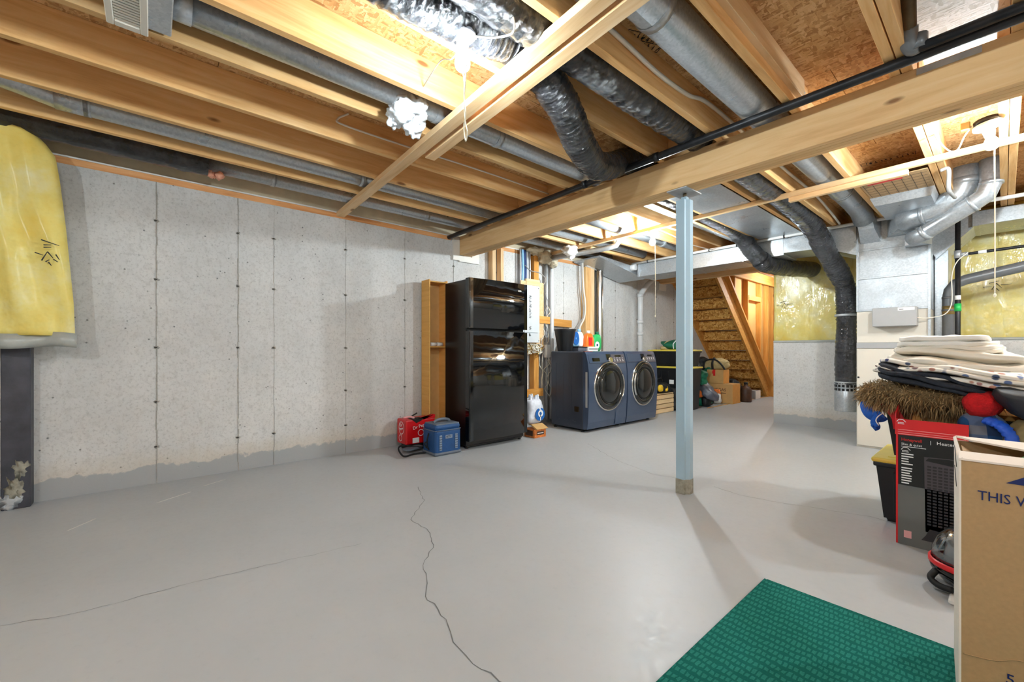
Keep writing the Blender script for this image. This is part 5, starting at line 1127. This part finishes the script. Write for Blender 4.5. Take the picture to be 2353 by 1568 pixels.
cloth('floral_quilt', 'white quilt with a blue and pink flower print in the blanket pile', 'blanket', 3.90, 3.27, .825, .905, .66, .62, 'floral', 7, .015, 4, lambda u, v: -.03 * u + (-.03 * max(0, u)))
cloth('white_duvet', 'crumpled off-white duvet above the floral quilt', 'blanket', 3.89, 3.28, .885, .985, .52, .56, 'sheet_cream', 9, .035, 3.2, lambda u, v: -.028 * u, 0, 18, 2)
cloth('folded_sheet', 'folded cream sheet with a frayed edge under the top sheet', 'blanket', 3.86, 3.29, .965, 1.018, .37, .48, 'sheet_cream', 17, .014, 6)
cloth('folded_sheet', 'clean white folded sheet on top of the blanket pile', 'blanket', 3.835, 3.28, 1.0, 1.05, .35, .46, 'sheet_white', 11, .012, 5, None, 0, 16, 2)
cloth('red_fleece', 'bunched red fleece beside the black blanket', 'garment', 3.975, 3.02, .66, .79, .13, .2, 'fleece_red', 13, .03, 2.6, None, 0, 10, 1)
cloth('plaid_shirt', 'blue and grey plaid shirt hanging below the red fleece', 'garment', 3.975, 3.02, .50, .68, .17, .18, 'plaid', 14, .02, 3, None, 0, 10, 1)
jd = thing('dark_jacket', 'dark grey jacket slumped between the blanket pile and the olive bag', 'garment', (4.12, 3.0, .6)); bm = bm_new(); slab(bm, 4.14, 3.03, .66, .80, .24, .3, 21, .04, 12, 2.5, lambda u, v: -.05 * u); obj('body', bm, 'jacket_dark', jd)
bm = bm_new(); tube(bm, [(4.00, 2.93, .655), (4.045, 2.90, .635), (4.075, 2.89, .58), (4.085, 2.89, .50)], .032, 14, 10, wr=.009, squash=.55); obj('blue_sleeve', bm, 'jacket_blue', jd)
cloth('canvas_bag', 'olive canvas bag behind the large moving box', 'bag', 4.16, 3.0, .36, .665, .26, .26, 'canvas_olive', 23, .02, 3.0, None, 0, 10, 1)
gm = thing('sports_garment', 'blue and red garment with white piping hanging out of the bin', 'garment', (3.60, 3.12, .58))
def ribbon(pts, wd_, m, nm, par, up=(0, 0, 1), th=.006):
    path = catmull(pts, 8); bm = bm_new(); prev = None
    for i, p in enumerate(path):
        d = (path[min(i + 1, len(path) - 1)] - path[max(i - 1, 0)]).normalized(); a = d.cross(Vector(up)); a = a.normalized() if a.length > .01 else Vector((1, 0, 0)); n_ = a.cross(d).normalized()
        w2 = wd_(i / (len(path) - 1)) if callable(wd_) else wd_
        cur = [bm.verts.new(p + a * s_ * w2 / 2 + n_ * h * th / 2) for s_, h in ((-1, 1), (1, 1), (1, -1), (-1, -1))]
        if prev:
            for k in range(4): f = bm.faces.new((prev[k], prev[(k + 1) % 4], cur[(k + 1) % 4], cur[k])); f.smooth = True
        else: bm.faces.new(cur)
        prev = cur
    bm.faces.new(prev[::-1]); return obj(nm, bm, m, par)
ribbon([(3.545, 3.10, .685), (3.545, 3.08, .655), (3.565, 3.06, .62), (3.60, 3.05, .61), (3.62, 3.05, .625)], .06, 'cloth_blue', 'blue_panel', gm, (0, 1, .3))
ribbon([(3.615, 3.06, .625), (3.59, 3.05, .60), (3.582, 3.05, .575), (3.59, 3.05, .555), (3.575, 3.06, .545)], .035, 'cloth_blue', 'blue_sleeve', gm, (0, 1, .2))
bm = bm_new(); tube(bm, [(3.625, 3.045, .64), (3.60, 3.04, .615), (3.59, 3.04, .59), (3.602, 3.04, .565)], .003, 6, 6); obj('piping', bm, 'ink_white', gm)
ribbon([(3.55, 3.10, .69), (3.60, 3.06, .68), (3.65, 3.03, .66), (3.68, 3.02, .62), (3.69, 3.02, .56)], .05, 'cloth_red', 'red_panel', gm, (0, 1, .4))

# ------------------------------------------------------------------ carpet cleaner, moving box, rug
vc = thing('floor_cleaner', 'small floor cleaner with a clear dome and red band behind the moving box', 'cleaner', (3.97, 2.5, 0)); c_ = (3.975, 2.51, 0)
bm = bm_new(); lathe(bm, [(.128, .115), (.124, .16), (.108, .205), (.078, .24), (.04, .258), (.01, .262)], c_, 32); obj('clear_dome', bm, 'clear', vc)
bm = bm_new(); lathe(bm, [(.05, .08), (.09, .12), (.08, .2), (.03, .23)], c_, 24); obj('inner_tank', bm, 'grey_enamel', vc)
bm = bm_new(); lathe(bm, [(.128, .098), (.136, .102), (.136, .118), (.128, .122)], c_, 32, cap=False); obj('red_band', bm, 'carton_red', vc)
bm = bm_new(); lathe(bm, [(.07, .022), (.10, .04), (.128, .075), (.134, .1), (.1, .102)], c_, 32); obj('base', bm, 'black_gloss', vc)
bm = bm_new(); tube(bm, [(3.87, 2.44, .08), (3.855, 2.42, .05), (3.88, 2.40, .035), (3.92, 2.39, .035)], .012, 8, 6); obj('handle', bm, 'rubber', vc)
obj('foot', box(3.86, 3.99, 2.43, 2.49, 0, .03, .006, 1), 'grey_enamel', vc); obj('foot', box(3.91, 4.04, 2.33, 2.40, 0, .022, .006, 1), 'white_plastic', vc)

mb = thing('moving_box', 'tall open moving box printed with an upward arrow, standing on the green rug', 'box', (4.2, 1.8, 0))
a_ = Vector((3.976, 1.605, 0)); ux = Vector((.345, .026, 0)).normalized(); uy = Vector((-.026, .345, 0)).normalized(); WX, WY, HZ = .48, .35, .706
def bxm(name, u0, u1, v0, v1, z0, z1, m, par=mb):
    mt = Matrix((ux, uy, Vector((0, 0, 1)))).transposed().to_4x4(); mt.translation = a_
    return obj(name, box(u0, u1, v0, v1, z0, z1, .0015, 1), m, par, mt)
bxm('front_wall', 0, WX, 0, .006, .008, HZ - .014, 'cardboard_brown'); bxm('back_wall', 0, WX, WY - .006, WY, .008, HZ - .014, 'cardboard_brown')
bxm('left_wall', -.004, .003, 0, WY, .008, HZ - .014, 'cardboard_white'); bxm('right_wall', WX - .006, WX, 0, WY, .008, HZ - .014, 'cardboard_brown'); bxm('bottom', 0, WX, 0, WY, .006, .012, 'cardboard_brown')
def flap(name, pts, m):
    bm = bm_new(); V = [bm.verts.new(a_ + ux * p[0] + uy * p[1] + Vector((0, 0, p[2]))) for p in pts]; V2 = [bm.verts.new(v_.co + Vector((0, 0, -.005))) for v_ in V]
    bm.faces.new(V); bm.faces.new(V2[::-1])
    for i in range(len(V)): bm.faces.new((V[i], V2[i], V2[(i + 1) % len(V)], V[(i + 1) % len(V)]))
    return obj(name, bm, m, mb)
flap('front_flap', [(-.003, -.001, HZ - .008), (WX, -.001, HZ - .008), (WX, .05, HZ + .004), (.0, .055, HZ + .002)], 'cardboard_white')
flap('back_flap', [(.0, WY, HZ), (WX, WY, HZ), (WX, .14, HZ - .004), (.16, .22, HZ - .006), (.03, .31, HZ - .002)], 'cardboard_white')
flap('left_flap', [(-.004, 0, HZ - .01), (.004, .0, HZ - .006), (.0, WY, HZ), (-.006, WY, HZ - .004)], 'cardboard_white')
flap('inner_flap', [(.01, .09, HZ - .02), (.13, .12, HZ - .10), (.12, .28, HZ - .10), (.01, .30, HZ - .02)], 'cardboard_brown')
nf = -uy; of = a_ - uy * .0012
def onbox(u, z): return of + ux * u + Vector((0, 0, z))
text('THIS WAY UP', .034, onbox(.030, .598), ux, (0, 0, 1), 'ink_blue', mb, sx=.8, depth=.0004)
bm = bm_new(); pl = [(.077, .65), (.135, .69), (.193, .65), (.163, .65), (.163, .632), (.107, .632), (.107, .65)]; V = [bm.verts.new(onbox(u, z) - uy * .0004) for u, z in pl]; bm.faces.new(V); obj('printed_arrow', bm, 'ink_blue', mb)
text('5', .034, onbox(.076, .155), ux, (0, 0, 1), 'ink_blue', mb, depth=.0004)
obj('crease', (lambda b: (tube(b, [onbox(.005, .19), onbox(.06, .20), onbox(.10, .22), onbox(.16, .215)], .0012, 5, 6), b)[1])(bm_new()), 'cardboard_brown', mb)
for v0, z0, v1, z1 in ((.10, .655, .25, .69), (.10, .60, .25, .63)):
    p0, p1 = a_ - ux * .0048 + uy * v0 + Vector((0, 0, z0)), a_ - ux * .0048 + uy * v1 + Vector((0, 0, z1)); bm = bm_new(); tube(bm, [p0, p1], .0009, 5, smooth=False); obj('printed_rule', bm, 'ink', mb)
lv = thing('green_wrapping', 'crumpled shiny green wrapping inside the moving box', 'wrapping', (4.2, 1.78, .6)); bm = bm_new(); slab(bm, 4.23, 1.79, .56, .69, .30, .2, 31, .04, 14, 2.4); obj('crumpled_sheet', bm, 'leaf_green', lv)
rug = thing('area_rug', 'dark green woven rug on the floor under the moving box', 'rug', (3.9, 1.3, 0)); obj('pile', box(3.39, 4.55, .45, 1.978, 0, .009, .003, 1), 'carpet', rug)
obj('bound_edge', box(3.386, 3.394, .446, 1.982, 0, .0095, .003, 1), 'carpet', rug); obj('bound_edge', box(3.394, 4.55, 1.975, 1.983, 0, .0095, .003, 1), 'carpet', rug)
